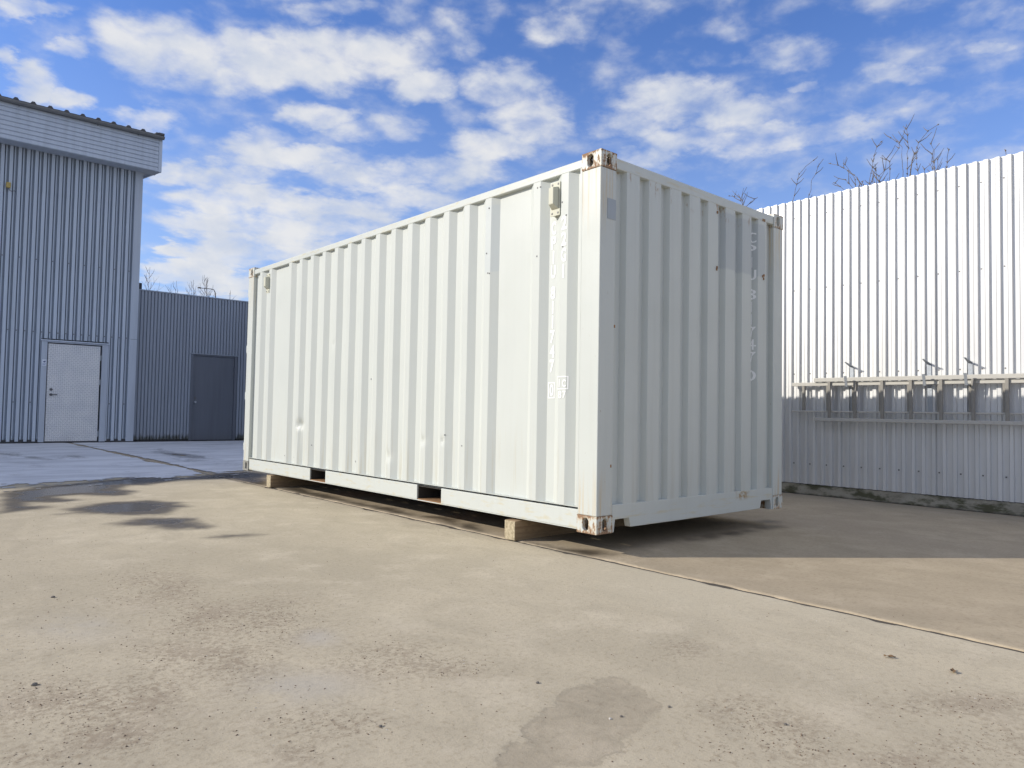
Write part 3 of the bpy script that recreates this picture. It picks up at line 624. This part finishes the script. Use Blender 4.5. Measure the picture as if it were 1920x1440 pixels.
for (x0, x1, z0, z1) in ((2.868, 2.94, .02, 2.36), (4.045, 4.117, .02, 2.36), (2.9405, 4.0445, 2.32, 2.36)): MB().box(x0+AX, x1+AX, 17.218+AY, 17.2615+AY, z0, z1).build('door_frame', M_door2, ann, bevel=.003)
MB().box(2.85+AX, 4.135+AX, 17.195+AY, 17.24+AY, 2.362, 2.385).build('drip_ledge', M_annex, ann)
disc(3.01+AX, 1.06, .03, 17.195+AY, 17.2455+AY).build('knob', M_galv, d2, bevel=.004)
disc(3.01+AX, 1.17, .028, 17.235+AY, 17.2455+AY).build('lock', M_screw, d2)
for z in (1.98, .35): MB().tube([(4.03+AX, 17.236+AY, z-.07), (4.03+AX, 17.236+AY, z+.07)], .014, 8).build('hinge', M_door2, d2)
MB().box(1.50+AX, 1.64+AX, 17.45+AY, 17.62+AY, 3.9, 4.15).build('vent_pipe', M_core, ann, bevel=.01)

# ---------------------------------------------------------------- white corrugated wall on the right
rw = thing('corrugated_wall', 'tall bright white corrugated metal wall on a mossy concrete footing', 'wall', (5.0, 0, 0))
c0 = 1.351
def rprof(k0, k1):
    P = []
    for k in range(k1, k0-1, -1):
        c = c0-.1021*k; P += [(c-.006, .010), (c, -.018), (c+.033, -.018), (c+.035, -.009), (c+.037, -.018), (c+.042, -.018), (c+.048, .010)]
    return P
K0 = -152; kk = K0
while kk < 104:
    P = rprof(kk, kk+9); P = P + [(P[-1][0]+.046, .010)]
    sheet(P, .135, 3.66 + random.uniform(-.004, .004), 'y', flip=True).build('cladding_sheet', M_white, rw); kk += 10
MB().box(.020, .14, -9.2, 16.85, .13, 3.60).build('wall_core', M_core, rw)  # unseen backing added so no light comes through the thin sheets
MB().box(.0, .16, -9.2, 16.85, 0, .128).build('footing', M_plinth, rw, bevel=.008)
b = MB()
for z in (3.43, 2.52, 1.48, .38):
    for k in range(-4, 34):
        y = 1.21-.2042*k
        if -2.6 < y: b.box(-.022, -.0175, y-.007, y+.007, z-.007, z+.007)
b.build('screws', M_screw, rw, kind='stuff')
for yb in (.49, -.34, -.735):
    q = MB()
    q.loft([(-.019, yb-.022, 1.02), (-.019, yb+.022, 1.02), (-.027, yb+.022, 1.02), (-.027, yb-.022, 1.02)], [(-.019, yb-.010, 1.56), (-.019, yb+.034, 1.56), (-.027, yb+.034, 1.56), (-.027, yb-.010, 1.56)])
    q.loft([(-.02, yb-.010, 1.545), (-.02, yb+.034, 1.545), (-.02, yb+.034, 1.553), (-.02, yb-.010, 1.553)], [(-.20, yb+.006, 1.590), (-.20, yb+.020, 1.590), (-.20, yb+.020, 1.596), (-.20, yb+.006, 1.596)])
    q.box(-.19, -.028, yb-.014, yb+.014, 1.306, 1.318); q.loft([(-.19, yb-.014, 1.306), (-.182, yb-.014, 1.306), (-.182, yb+.014, 1.306), (-.19, yb+.014, 1.306)], [(-.215, yb-.010, 1.43), (-.207, yb-.010, 1.43), (-.207, yb+.018, 1.43), (-.215, yb+.018, 1.43)])
    q.build('ladder_bracket', M_galv, rw)
# extension ladder hung sideways
ld = thing('extension_ladder', 'long aluminium extension ladder hung sideways on brackets along the white wall', 'ladder', (4.93, -1.2, .93))
def rail(x0, x1, y0, y1, z0, z1):
    q = MB(); q.box(x0, x1, y0, y1, z0, z1); q.build('rail', M_alu, ld, bevel=.004)
LZ = -.93; LY = 1.2
rail(-.028, .012, -4.1+LY, 1.20+LY, 1.325+LZ, 1.368+LZ); rail(-.028, .012, -4.1+LY, 1.20+LY, 1.010+LZ, 1.030+LZ)
rail(-.055, -.012, -4.1+LY, .91+LY, 1.372+LZ, 1.418+LZ); rail(-.055, -.012, -4.1+LY, .91+LY, .905+LZ, .945+LZ)
for i in range(17):
    y = 1.055-.3*i
    MB().box(-.024, .008, y-.017+LY, y+.017+LY, 1.0295+LZ, 1.3255+LZ).build('rung', M_alu2, ld, bevel=.004)
    if i: MB().box(-.052, -.030, y-.045+LY, y-.012+LY, .9445+LZ, 1.3725+LZ).build('rung', M_alu2, ld, bevel=.004)

# ---------------------------------------------------------------- shipping container
ct = thing('shipping_container', 'white twenty foot corrugated shipping container standing on timber blocks in the yard', 'shipping container', (0, 0, BLK))
CL_, CW, CH = 6.058, 2.438, 2.591
SP = [(.17, .044), (.242, .044), (.31, .008), (.38, .008), (.45, .044), (.53, .044), (.597, .008), (.67, .008), (.735, .044), (1.094, .044)]
for k in range(14):
    c = 1.162+.2797*k; SP += [(c, .008), (c+.07, .008), (c+.14, .044)]
    if k < 13: SP += [(c+.2117, .044)]
SP += [(5.292, .044), (5.36, .008), (5.43, .008), (5.498, .044), (5.572, .044), (5.64, .008), (5.71, .008), (5.78, .044), (5.89, .044)]
def interp(P, a):
    return float(np.interp(a, [p[0] for p in P], [p[1] for p in P]))
DENTS = [(4.505, .62, .055, .05, .030), (4.50, .52, .035, .16, .008), (2.62, .37, .05, .05, .020), (2.06, .54, .045, .04, .016), (1.76, .55, .03, .03, .010), (2.9, .9, .2, .3, .004), (1.95, 1.5, .25, .4, .003), (.9, 1.3, .12, .5, .006), (.95, .6, .12, .3, -.004), (3.6, 1.7, .3, .3, .003), (3.73, 1.48, .03, .03, .006)]
def side_x(Y, Z):
    X = np.interp(Y, [p[0] for p in SP], [p[1] for p in SP])
    for (y, z, sy, sz, a) in DENTS: X = X + a*np.exp(-((Y-y)/sy)**2-((Z-z)/sz)**2)
    return X + (fbm(Y, Z, 1.7, 3, 5)-.5)*.004
def side_sheet():
    ys = []
    for (a, da), (b_, db) in zip(SP, SP[1:]):
        n = max(1, int(round((b_-a)/.03))); ys += [a+(b_-a)*i/n for i in range(n)]
    ys = np.array(ys+[SP[-1][0]]); zs = np.concatenate([np.arange(.168, 1.0, .018), np.arange(1.0, 2.50, .06), [2.503]])
    Y, Z = np.meshgrid(ys, zs); X = side_x(Y, Z)
    q = MB(); q.keep = True; q.v = [tuple(p) for p in np.stack([X, Y, Z], -1).reshape(-1, 3)]
    n = len(ys); q.f = [(r*n+i+1, r*n+i, (r+1)*n+i, (r+1)*n+i+1) for r in range(len(zs)-1) for i in range(n-1)]
    return q.build('side_wall', M_side, ct)
side_sheet()
sheet([(a, CW-d) for a, d in SP], .168, 2.503, 'y').build('side_wall', M_side, ct)
EP = [(.165, .05), (.262, .05)]
for k in range(8):
    s = .281+.2490*k; EP += [(s, .008), (s+.140, .008), (s+.155, .05)] + ([(s+.230, .05)] if k < 7 else [(2.28, .05)])
sheet(EP, .18, 2.503, 'x').build('end_wall', M_end, ct)
# posts
for (x0, x1, y0, y1) in ((0.003, .16, .003, .176), (CW-.16, CW-.003, .003, .176), (.003, .09, 5.892, CL_-.003), (CW-.09, CW-.003, 5.892, CL_-.003)):
    MB().box(x0, x1, y0, y1, .1185, 2.4725).build('corner_post', M_post, ct, bevel=.006)
MB().box(.006, .05, .177, .196, .166, 2.50).build('weld_strip', M_side, ct)
# castings with oval holes
def ring_face(q, uo, uw, vh, mapf, hw, hh, dep):
    """rectangular plate with an oval hole and a rim going inwards; mapf(u, v, depth) gives the point"""
    n = 28; out = []; hol = []
    for i in range(n):
        t = 2*math.pi*(i+.5)/n; c, s_ = math.cos(t), math.sin(t)
        k = 1/max(abs(c)/(uw/2), abs(s_)/(vh/2)); out.append((uw/2+c*k, vh/2+s_*k))
        rr = hw; a = c*rr; b_ = s_*rr + (hh-hw)*(1 if s_ > 0 else -1); hol.append((uw/2+uo+a, vh/2+b_))
    for cx_, cy_ in ((0, 0), (uw, 0), (uw, vh), (0, vh)):     # snap nearest outline points to the corners
        j = min(range(n), key=lambda i: (out[i][0]-cx_)**2+(out[i][1]-cy_)**2); out[j] = (cx_, cy_)
    A = [mapf(u, v, 0) for u, v in out]; B = [mapf(u, v, 0) for u, v in hol]; D = [mapf(u, v, dep) for u, v in hol]
    q.add(A+B+D, [(i, (i+1) % n, n+(i+1) % n, n+i) for i in range(n)] + [(n+i, n+(i+1) % n, 2*n+(i+1) % n, 2*n+i) for i in range(n)])
def casting(x, y, z, mat):
    """corner casting; x/y say which container corner, holes on the two outer faces and the top"""
    w_, l_, h_ = .162, .178, .118; q = MB(); q.keep = True
    sx = (lambda u: u) if x == 0 else (lambda u: w_-u)
    sy = (lambda v: v) if y == 0 else (lambda v: l_-v)
    ring_face(q, .012, l_, h_, lambda u, v, d: (sx(d), sy(u), v), .0255, .043, .03)
    ring_face(q, .006, w_, h_, lambda u, v, d: (sx(u), sy(d), v), .0255, .043, .03)
    zt = (lambda d: h_-d) if z else (lambda d: d)
    ring_face(q, 0, w_, l_, lambda u, v, d: (sx(u), sy(v), zt(d)), .0315, .062, .03)
    q.add([(sx(w_), sy(0), 0), (sx(w_), sy(l_), 0), (sx(w_), sy(l_), h_), (sx(w_), sy(0), h_)], [(0, 1, 2, 3)])
    q.add([(sx(0), sy(l_), 0), (sx(w_), sy(l_), 0), (sx(w_), sy(l_), h_), (sx(0), sy(l_), h_)], [(0, 1, 2, 3)])
    zz = 0 if z else h_
    q.add([(sx(0), sy(0), zz), (sx(w_), sy(0), zz), (sx(w_), sy(l_), zz), (sx(0), sy(l_), zz)], [(0, 1, 2, 3)])
    # merge and let normals be consistent
    me = bpy.data.meshes.new('corner_casting'); me.from_pydata(q.v, [], q.f); bm = bmesh.new(); bm.from_mesh(me)
    bmesh.ops.remove_doubles(bm, verts=bm.verts, dist=.0008); bmesh.ops.recalc_face_normals(bm, faces=bm.faces); bm.to_mesh(me); bm.free()
    me.materials.append(mat)
    o = link('corner_casting', me, ct, (0 if x == 0 else CW-w_, 0 if y == 0 else CL_-l_, CH-h_ if z else 0), bevel=.006)
    return o
for (x, y, z) in ((0,0,0),(0,0,1),(1,0,0),(1,0,1),(0,1,0),(0,1,1),(1,1,0),(1,1,1)): casting(x, y, z, M_cast if (x, y) == (0, 0) else M_cast3 if (x, y, z) == (0, 1, 0) else M_cast2)
# rails
for s in (0, 1):
    fx = (lambda a: a) if s == 0 else (lambda a: CW-a)
    def bx(a0, a1, *r): return MB().box(min(fx(a0), fx(a1)), max(fx(a0), fx(a1)), *r)
    bx(.006, .066, .1785, 5.8795, 2.500, 2.560).build('top_rail', M_rail, ct, bevel=.006)
    for (y0, y1, z0) in ((.1785, 1.757, .022), (2.115, 3.829, .022), (4.186, 5.8795, .022)):
        bx(.010, .0265, y0, y1, z0, .149).build('bottom_rail', M_rail, ct, bevel=.003)
    bx(.0535, .062, .1785, 5.8795, .143, .200).build('sill_backing', M_side, ct); bx(.007, .053, .1785, 5.8795, .1635, .1675).build('sill_flange', M_side, ct)
    bx(.014, .075, .1785, 5.8795, .0145, .0215).build('rail_flange', M_rail, ct)
    for y0 in (1.757, 3.829):
        bx(.016, .30, y0+.001, y0+.356, .012, .0275 if False else .0140).build('pocket_strap', M_rust, ct)
for y0 in (1.757, 3.829):   # forklift pocket tunnels right through
    q = MB(); q.box(.027, CW-.027, y0-.006, y0-.0005, .03, .1425); q.box(.027, CW-.027, y0+.3585, y0+.364, .03, .1425); q.box(.0265, CW-.0265, y0, y0+.358, .136, .142); q.build('forklift_pocket', M_under, ct)
    MB().box(.018, CW-.018, y0+.0005, y0+.3575, .0225, .0295).build('pocket_floor', M_rust, ct)
# end rails
MB().box(.163, CW-.163, .006, .066, 2.492, 2.566).build('end_top_rail', M_rail, ct, bevel=.006)
def end_sill():
    prof = [(.163, .0), (.182, .0), (.195, .086), (.345, .086), (.362, .022), (1.0, .02), (2.076, .022), (2.093, .086), (2.245, .086), (2.258, .0), (2.275, .0)]
    q = MB(); n = len(prof)
    for y in (.007, .06):
        for x, z in prof: q.v.append((x, y, z))
        for x, z in prof: q.v.append((x, y, .186))
    for i in range(n-1):
        q.f += [(i, i+1, n+i+1, n+i), (2*n+i+1, 2*n+i, 3*n+i, 3*n+i+1), (i+1, i, 2*n+i, 2*n+i+1), (n+i, n+i+1, 3*n+i+1, 3*n+i)]
    q.f += [(0, n, 3*n, 2*n), (n-1, 3*n-1, 4*n-1, 2*n-1)]
    q.build('end_sill', M_rail, ct, bevel=.003)
end_sill()
# roof, floor, cross members
rf = [(.066, 0)]; y = .25
RP = []; y = .19
while y < 5.85: RP += [(y, 0), (y+.02, .018), (y+.09, .018), (y+.11, 0)]; y += .209
RP = [p for p in RP if p[0] < 5.87]
q = MB(); n = len(RP)
for x in (.067, CW-.067):
    for yy, zz in RP: q.v.append((x, yy, 2.556+zz))
q.f = [(i, i+1, n+i+1, n+i) for i in range(n-1)]; q.build('roof_panel', M_side, ct)
MB().box(.052, CW-.052, .068, 5.95, .1505, .178).build('floor', M_under, ct)
y = .32
while y < 5.8:
    if not (1.70 < y < 2.16 or 3.78 < y < 4.23): MB().box(.03, CW-.03, y, y+.045, .032, .1495).build('cross_member', M_under, ct)
    y += .29
# door end (turned away from the photograph)
for s in (0, 1):
    x0, x1 = (.095, 1.216) if s == 0 else (1.222, CW-.095)
    d = MB().box(x0, x1, 5.985, 6.03, .16, 2.45).build('door', M_end, ct, bevel=.006)
    for xx in (x0+.3, x1-.3): MB().tube([(xx, 6.052, .12), (xx, 6.052, 2.48)], .017, 8).build('locking_bar', M_galv, d)
    for z in (.30, .95, 1.55, 2.28):
        xh = .035 if s == 0 else CW-.035
        MB().box(xh-.028, xh+.028, 6.0555, 6.082, z-.05, z+.05).build('hinge', M_side, d, bevel=.006)
MB().box(.163, CW-.163, 5.95, 6.04, 2.46, 2.57).build('door_header', M_rail, ct); MB().box(.163, CW-.163, 5.95, 6.04, .01, .15).build('door_sill', M_rail, ct)
# vents on the side wall
def vent(y0, y1, z0, z1):
    xb = .046 if y0 < 1 else .046
    q = MB(); q.box(-.002, xb, y0-.002, y1+.002, z0-.02, z1+.02) if False else None
    v_ = MB().box(.004, .012, y0, y1, z0, z1).build('vent_cover', M_vent, ct)
    a = [(.0035, y0+.012, z0+.045), (.0035, y1-.012, z0+.045), (.0035, y1-.012, z1-.035), (.0035, y0+.012, z1-.035)]
    b_ = [(-.040, y0+.024, z0+.075), (-.040, y1-.024, z0+.075), (-.040, y1-.024, z1-.045), (-.040, y0+.024, z1-.045)]
    MB().loft(a, b_).build('hood', M_vent, v_, bevel=.004)
    q = MB()
    for (yy, zz) in ((y0+.018, z0+.018), (y1-.018, z0+.018), (y0+.018, z1-.014), (y1-.018, z1-.014)): q.box(.001, .0045, yy-.006, yy+.006, zz-.006, zz+.006)
    q.build('rivets', M_screw, v_, kind='stuff')
    MB().box(.0115, .046, y0+.006, y1-.006, z0+.006, z1-.006).build('vent_base', M_vent, v_)
vent(.392, .487, 2.215, 2.455); vent(5.40, 5.50, 2.215, 2.45)
# spots where fittings were removed
q = MB()
for (yy, zz) in ((.372, 2.30),(.60, 2.46),(.63, 2.46),(.625,1.95),(1.19,2.42),(1.21,2.06),(1.19,1.90),(1.17,1.895),(.33,2.20),(.36,1.98),(4.66,.24),(4.83,.25),(3.2,.28),(3.24,.285),(4.2,.40),(3.0,1.1),(1.72,.60),(1.48,.52)):
    q.box(interp(SP, yy)-.003, interp(SP, yy)+.012, yy-.0045, yy+.0045, zz-.005, zz+.005)
q.build('rivets', M_screw, ct, kind='stuff')
q = MB()
for (xx, zz) in ((1.40, 2.43), (1.40, 1.985), (1.395, 1.97), (2.10, 2.50), (2.125, 2.50), (2.10, 2.01), (2.12, 2.02), (2.115, 1.99), (.16, 1.4), (.14, .45)):
    q.box(xx-.007, xx+.007, .0025, .02, zz-.010, zz+.010)
q.build('rivets', M_rust, ct, kind='stuff')
MB().box(.070, .158, .0005, .0035, 2.128, 2.268).build('sticker', M_stick, ct)
# painted lettering that follows the corrugation
def glyphs(ch, wdt, hgt, fat):
    cu = bpy.data.curves.new('t', 'FONT'); cu.body = ch; cu.size = 1; cu.offset = fat
    o = bpy.data.objects.new('t', cu); COL.objects.link(o)
    me = bpy.data.meshes.new_from_object(o.evaluated_get(bpy.context.evaluated_depsgraph_get())); bpy.data.objects.remove(o)
    bm = bmesh.new(); bm.from_mesh(me); bpy.data.meshes.remove(me)
    bmesh.ops.remove_doubles(bm, verts=bm.verts, dist=1e-5)
    xs = [v.co.x for v in bm.verts]; ys = [v.co.y for v in bm.verts]
    w0, h0 = max(xs)-min(xs), max(ys)-min(ys)
    sx = wdt/max(w0, .30 if ch in '1I' else w0)
    if ch in '1I': sx = wdt/.50
    cx_ = (max(xs)+min(xs))/2; y0 = min(ys)
    for v in bm.verts: v.co = Vector(((v.co.x-cx_)*sx, (v.co.y-y0)*hgt/h0, 0))
    return bm
def lettering(items, P, axis, name, frames=()):
    """items: (char, centre along, bottom z, width, height); the print hugs profile P"""
    if len(items) + len(frames) > 1:
        for i in items: lettering([i], P, axis, name)
        for f in frames: lettering([], P, axis, 'frame_mark', [f])
        return
    q = bmesh.new()
    for ch, a, z, wd, hg in items:
        g_ = glyphs(ch, wd, hg, .030 if axis == 'y' else .0); mp = {}
        for v in g_.verts: mp[v] = q.verts.new((v.co.x*(-1 if axis == 'y' else 1)+a, 0, v.co.y+z))
        for f in g_.faces:
            try: q.faces.new([mp[v] for v in f.verts])
            except ValueError: pass
        g_.free()
    for (a0, a1, z0, z1, t) in frames:
        for (b0, b1, c0_, c1) in ((a0, a1, z0, z0+t), (a0, a1, z1-t, z1), (a0, a0+t, z0+t, z1-t), (a1-t, a1, z0+t, z1-t)):
            q.faces.new([q.verts.new(p) for p in ((b0, 0, c0_), (b1, 0, c0_), (b1, 0, c1), (b0, 0, c1))])
    lo = min(v.co.x for v in q.verts); hi = max(v.co.x for v in q.verts)
    for (a, d) in P:
        if lo-.01 < a < hi+.01: bmesh.ops.bisect_plane(q, geom=list(q.verts)+list(q.edges)+list(q.faces), plane_co=(a, 0, 0), plane_no=(1, 0, 0))
    for v in q.verts:
        if axis == 'y': v.co = Vector((float(side_x(np.array([v.co.x]), np.array([v.co.z]))[0]) - .0018, v.co.x, v.co.z))
        else: v.co = Vector((v.co.x, interp(P, v.co.x) - .0018, v.co.z))
    me = bpy.data.meshes.new(name); q.to_mesh(me); q.free(); me.materials.append(M_letter)
    return link(name, me, ct)
zs_ = [2.093-.1062*i for i in range(4)] + [1.622-.1062*i for i in range(6)] 
it = [(c, .485, z, .046, .094) for c, z in zip('CPIU811747', zs_)] + [('0', .485, .922, .038, .085)]
lettering(it, SP, 'y', 'lettering', [(.452, .519, .906, 1.022, .008)])
lettering([(c, .348, 2.10-.1145*i, .050, .098) for i, c in enumerate('22G1')], SP, 'y', 'lettering')
lettering([('I', .372, .985, .03, .055), ('C', .326, .985, .038, .052), ('8', .366, .906, .034, .052), ('7', .323, .906, .034, .052)], SP, 'y', 'lettering', [(.291, .400, .968, 1.062, .008)])
ze = [2.29-.1075*i for i in range(4)] + [1.80-.1075*i for i in range(6)] + [1.105]
lettering([(c, 1.995, z, .046, .090) for c, z in zip('CPIU8117470', ze)], EP, 'x', 'lettering')

# ---------------------------------------------------------------- timber blocks
def block(label, y0, y1, x0, x1, h):
    t = thing('timber_block', label, 'timber block', ((x0+x1)/2, (y0+y1)/2, 0), 'timbers under the container')
    hx, hy = (x1-x0)/2, (y1-y0)/2
    MB().box(-hx+.002, hx, -hy, hy, 0, h).build('beam', M_wood, t, bevel=.004)
    MB().box(-hx-.002, -hx+.0015, -hy+.003, hy-.003, .003, h-.003).build('end_grain', M_wood2, t)
block('squared timber under the near end of the container, its pale end in the sun', .768, .885, -.032, 2.50, .1440)
block('squared timber under the far end of the container beside the snow', 5.13, 5.245, -.022, 2.50, .1440)

# ---------------------------------------------------------------- bare shrub behind the white wall
_r = random.Random(42)
for _ in range(8):
    y0 = _r.uniform(.1, 1.35); h = _r.uniform(.12, .42); s_ = _r.uniform(-.35, .35)
    STEMS.append([(y0, 4.17), (y0+s_*h*.4, 4.17+h*.5), (y0+s_*h*1.1, 4.17+h)])
def shrub():
    t = thing('bare_shrub', 'leafless grey shrub with budded twigs rising behind the white wall', 'shrub', (6.6, .7, 0)); rnd = random.Random(11)
    for si, st in enumerate(STEMS):
        q = MB(); dx = rnd.uniform(-.25, .25)
        base = (dx*.5, (st[0][0]-.7)*.55, 0)
        main = len(st) > 2
        low = [base, (dx*.8, (st[0][0]-.7)*.75, 2.0)] if main else [(dx, st[0][0]-.7+.04, 3.3)]
        pts = [Vector(p) for p in low] + [Vector((dx+rnd.uniform(-.03, .03), y-.7, z)) for y, z in st]
        # resample
        P = []
        for a, b_ in zip(pts, pts[1:]):
            n = max(1, int((b_-a).length/.07)); P += [a+(b_-a)*i/n + Vector((rnd.gauss(0, .006), rnd.gauss(0, .006), 0)) for i in range(n)]
        P.append(pts[-1]); n = len(P)
        r0 = .012 if main else .007
        q.tube(P, [max(.0032, r0*(1-.78*i/n)) for i in range(n)], 5)
        for i in range(1, n):
            p = P[i]
            if p.z < 3.5: continue
            if rnd.random() < .62:
                d = (P[i]-P[i-1]).normalized()
                for s in (1, -1):
                    if rnd.random() < .35: continue
                    e = (d*rnd.uniform(.5, 1) + Vector((rnd.uniform(-.5, .5), s*rnd.uniform(.5, 1.1), rnd.uniform(-.1, .4)))).normalized()
                    L = rnd.choice((.02, .03, .05, .08, .12, .18))
                    q.tube([p, p+e*L*.6, p+e*L+Vector((0, 0, L*.15))], [.006, .0042, .0025], 4)
                q.tube([p-d*.012, p, p+d*.012], [.004, .0105, .004], 5)
        q.build('stem', M_bark, t)
shrub()

# ---------------------------------------------------------------- birches and lamp far behind the annex
def birch(x, y, h, seed, label, dense):
    rnd = random.Random(seed); t = thing('birch_tree', label, 'tree', (x, y, 0), 'bare trees far behind the annex')
    lean = rnd.uniform(-.02, .02)
    tr = [Vector((lean*z+.05*math.sin(z*.9+seed), 0, z)) for z in np.linspace(0, h, 14)]
    MB().tube(tr, [max(.010, .10*(1-i/13.2)**1.3) for i in range(14)], 6).build('trunk', M_birch, t)
    q = MB()
    def br(p, d, L, r, lev):
        pts = [p]; n = 4; dd = d.copy()
        for i in range(n): dd = (dd + Vector((rnd.gauss(0, .12), rnd.gauss(0, .12), .10))).normalized(); pts.append(pts[-1]+dd*L/n)
        q.tube(pts, [max(.006, r*(1-.7*i/n)) for i in range(n+1)], 3, cap=False)
        if lev > 0:
            for i in range(1, n+1):
                for _ in range(1 if lev == 1 else 2):
                    a = rnd.uniform(0, 2*math.pi); e = (dd*.9 + Vector((math.cos(a), math.sin(a), .35))*.75).normalized()
                    br(pts[i], e, L*rnd.uniform(.35, .6), r*.55, lev-1)
    nb_ = int(17*dense)
    for i in range(nb_):
        z = h*(.45+.53*i/nb_); a = rnd.uniform(0, 2*math.pi)
        p = Vector((lean*z+.05*math.sin(z*.9+seed), 0, z))
        e = Vector((math.cos(a), math.sin(a), rnd.uniform(.9, 1.6))).normalized()
        br(p, e, (h-z)*.36+.30, .022, 1)
    q.build('crown', M_birch, t)
for i, (x, h, de, lb) in enumerate(((12.85, 12.1, 1.1, 'slender bare birch beside the warehouse corner'), (15.2, 10.9, .7, 'leftmost small bare tree of the row behind the annex'), (15.55, 11.25, .6, 'second thin bare tree of the row behind the annex'),
        (16.25, 11.35, .7, 'thin bare tree in the middle of the row behind the annex'), (16.9, 11.5, .7, 'bare tree just left of the tallest in the row behind the annex'), (17.4, 12.05, 1.1, 'tallest bare tree rising beside the street lamp'), (17.85, 11.9, .9, 'bare tree on the right of the tallest one by the street lamp'), (18.4, 10.8, .6, 'low bare tree to the right of the street lamp'), (19.9, 11.0, .7, 'small bare tree close to the far end of the container'))):
    birch(x, 60+(i*37 % 5)*.6, h*(1+((i*37 % 5)*.6)/66), 20+i, lb, de)
sl_ = thing('street_lamp', 'slender street lamp with a long arm rising behind the annex', 'street lamp', (13.08, 45, 0))
MB().tube([(0, 0, 0), (0, 0, 5), (0, 0, 8.05), (-.03, 0, 8.35), (-.12, 0, 8.53), (-.3, 0, 8.56), (-.95, 0, 8.54)], [.06, .05, .035, .032, .028, .024, .020], 8).build('pole', M_birch, sl_)
MB().box(-1.14, -.92, -.07, .07, 8.51, 8.58).build('lamp_head', M_birch, sl_, bevel=.03)

# ---------------------------------------------------------------- stones, leaves and grit on the concrete
def rock(name, loc, r, mat, rnd, label=None, cat=None, group=None):
    bm = bmesh.new(); bmesh.ops.create_icosphere(bm, subdivisions=2, radius=r)
    for v in bm.verts: v.co = Vector((v.co.x*rnd.uniform(.85, 1.2), v.co.y*rnd.uniform(.8, 1.1), max(v.co.z*.7, -r*.25)+r*.25))
    me = bpy.data.meshes.new(name); bm.to_mesh(me); bm.free(); me.materials.append(mat)
    o = link(name, me, None, loc); tag(o, label, cat, group); return o
rnd = random.Random(5)
for (x, y, r, m_, lb) in ((-3.18, -.33, .016, M_stone, 'grey pebble at the left edge of the foreground concrete'), (-2.92, .93, .015, M_stone, 'small dark stone far left on the concrete'), (-1.84, -1.38, .011, M_stone, 'dark chip lying just beyond the stained concrete patch'),
        (-1.87, -1.74, .008, M_stone2, 'pale pebble on the stained concrete patch'), (-1.83, -1.75, .009, M_stone, 'dark pebble on the stained concrete patch'), (-1.65, -1.80, .009, M_stone, 'dark pebble at the right tip of the stained patch'), (-1.48, -2.11, .010, M_stone, 'dark stone to the right of the stained patch'), (-2.45, -1.34, .010, M_stone, 'dark stone at the bottom edge left of the stained patch')):
    rock('stone', (x, y, 0), r*.62, m_, rnd, lb, 'stone', 'stones on the concrete')
for (x, y, a, s_, lb) in ((-.54, -2.28, .4, .05, 'crumpled dry leaf on the pale concrete near the crack'), (-.56, -2.06, 1.9, .042, 'dark narrow dry leaf lying nearer the container')):
    q = MB(); n = 9
    for i in range(n):
        t_ = i/(n-1); wd = math.sin(math.pi*t_)**.7*s_*.20
        for k in (-1, -.5, 0, .5, 1): q.v.append((s_*(t_-.5), wd*k, .004+abs(k)*.006*math.sin(3*t_+1)+.006*t_*t_+.002*math.sin(9*t_+k*2)))
    for i in range(n-1):
        for k in range(4): q.f.append((i*5+k, i*5+k+1, i*5+k+6, i*5+k+5))
    o = q.build('dry_leaf', M_leaf, None, (x, y, 0)); o.rotation_euler.z = a; tag(o, lb, 'leaf')
def grit(n, name, mat, seed, smin, smax, lab, dirty):
    rs = np.random.RandomState(seed); pts = []
    while len(pts) < n:
        x = rs.uniform(-3.9, 1.6, 4000); y = rs.uniform(-2.9, 5.5, 4000)
        d = np.zeros(4000)
        for e in DIRT: d = np.maximum(d, ell(x, y, (e[0], e[1], e[2]*1.4, e[3]*1.4, e[4]*1.4, e[5]*1.4)))
        p = (.05+.16*np.clip((-1.9-x), 0, 1)+dirty*d*np.clip(fbm(x, y, 3.5, 4, 90)*2.6-.8, 0, 1))*np.where(x > -.05, .25, 1)
        ok = rs.rand(4000) < p*np.exp(-np.clip(y, 0, 9)*.22); pts += list(zip(x[ok], y[ok]))
    pts = pts[:n]; q = MB()
    for x, y in pts:
        s_ = smin+(smax-smin)*rs.rand()**3.0; a = rs.rand()*6.28; ca, sa = math.cos(a), math.sin(a)
        L = [(s_*rs.uniform(.8, 1.6), 0), (0, s_*rs.uniform(.5, 1)), (-s_*rs.uniform(.7, 1.2), s_*.1), (0, -s_*rs.uniform(.5, 1))]
        o = len(q.v)
        for u, v in L: q.v.append((x+u*ca-v*sa, y+u*sa+v*ca, .0002))
        q.v.append((x+rs.uniform(-.3, .3)*s_, y+rs.uniform(-.3, .3)*s_, s_*rs.uniform(.5, 1.1)))
        q.f += [(o, o+1, o+4), (o+1, o+2, o+4), (o+2, o+3, o+4), (o+3, o, o+4)]
    q.keep = True; o = q.build(name, mat, None, kind='stuff'); o['label'] = lab
M_grit = mat_simple('grit_dark', (.17, .12, .08), .95, 0, .5, 80)
grit(6800, 'grit', M_grit, 3, .0010, .0043, 'dark grit and crumbs of soil scattered over the concrete', 1.6)
grit(700, 'grit', M_stone2, 8, .0011, .0036, 'pale sand grains scattered over the concrete', .5)
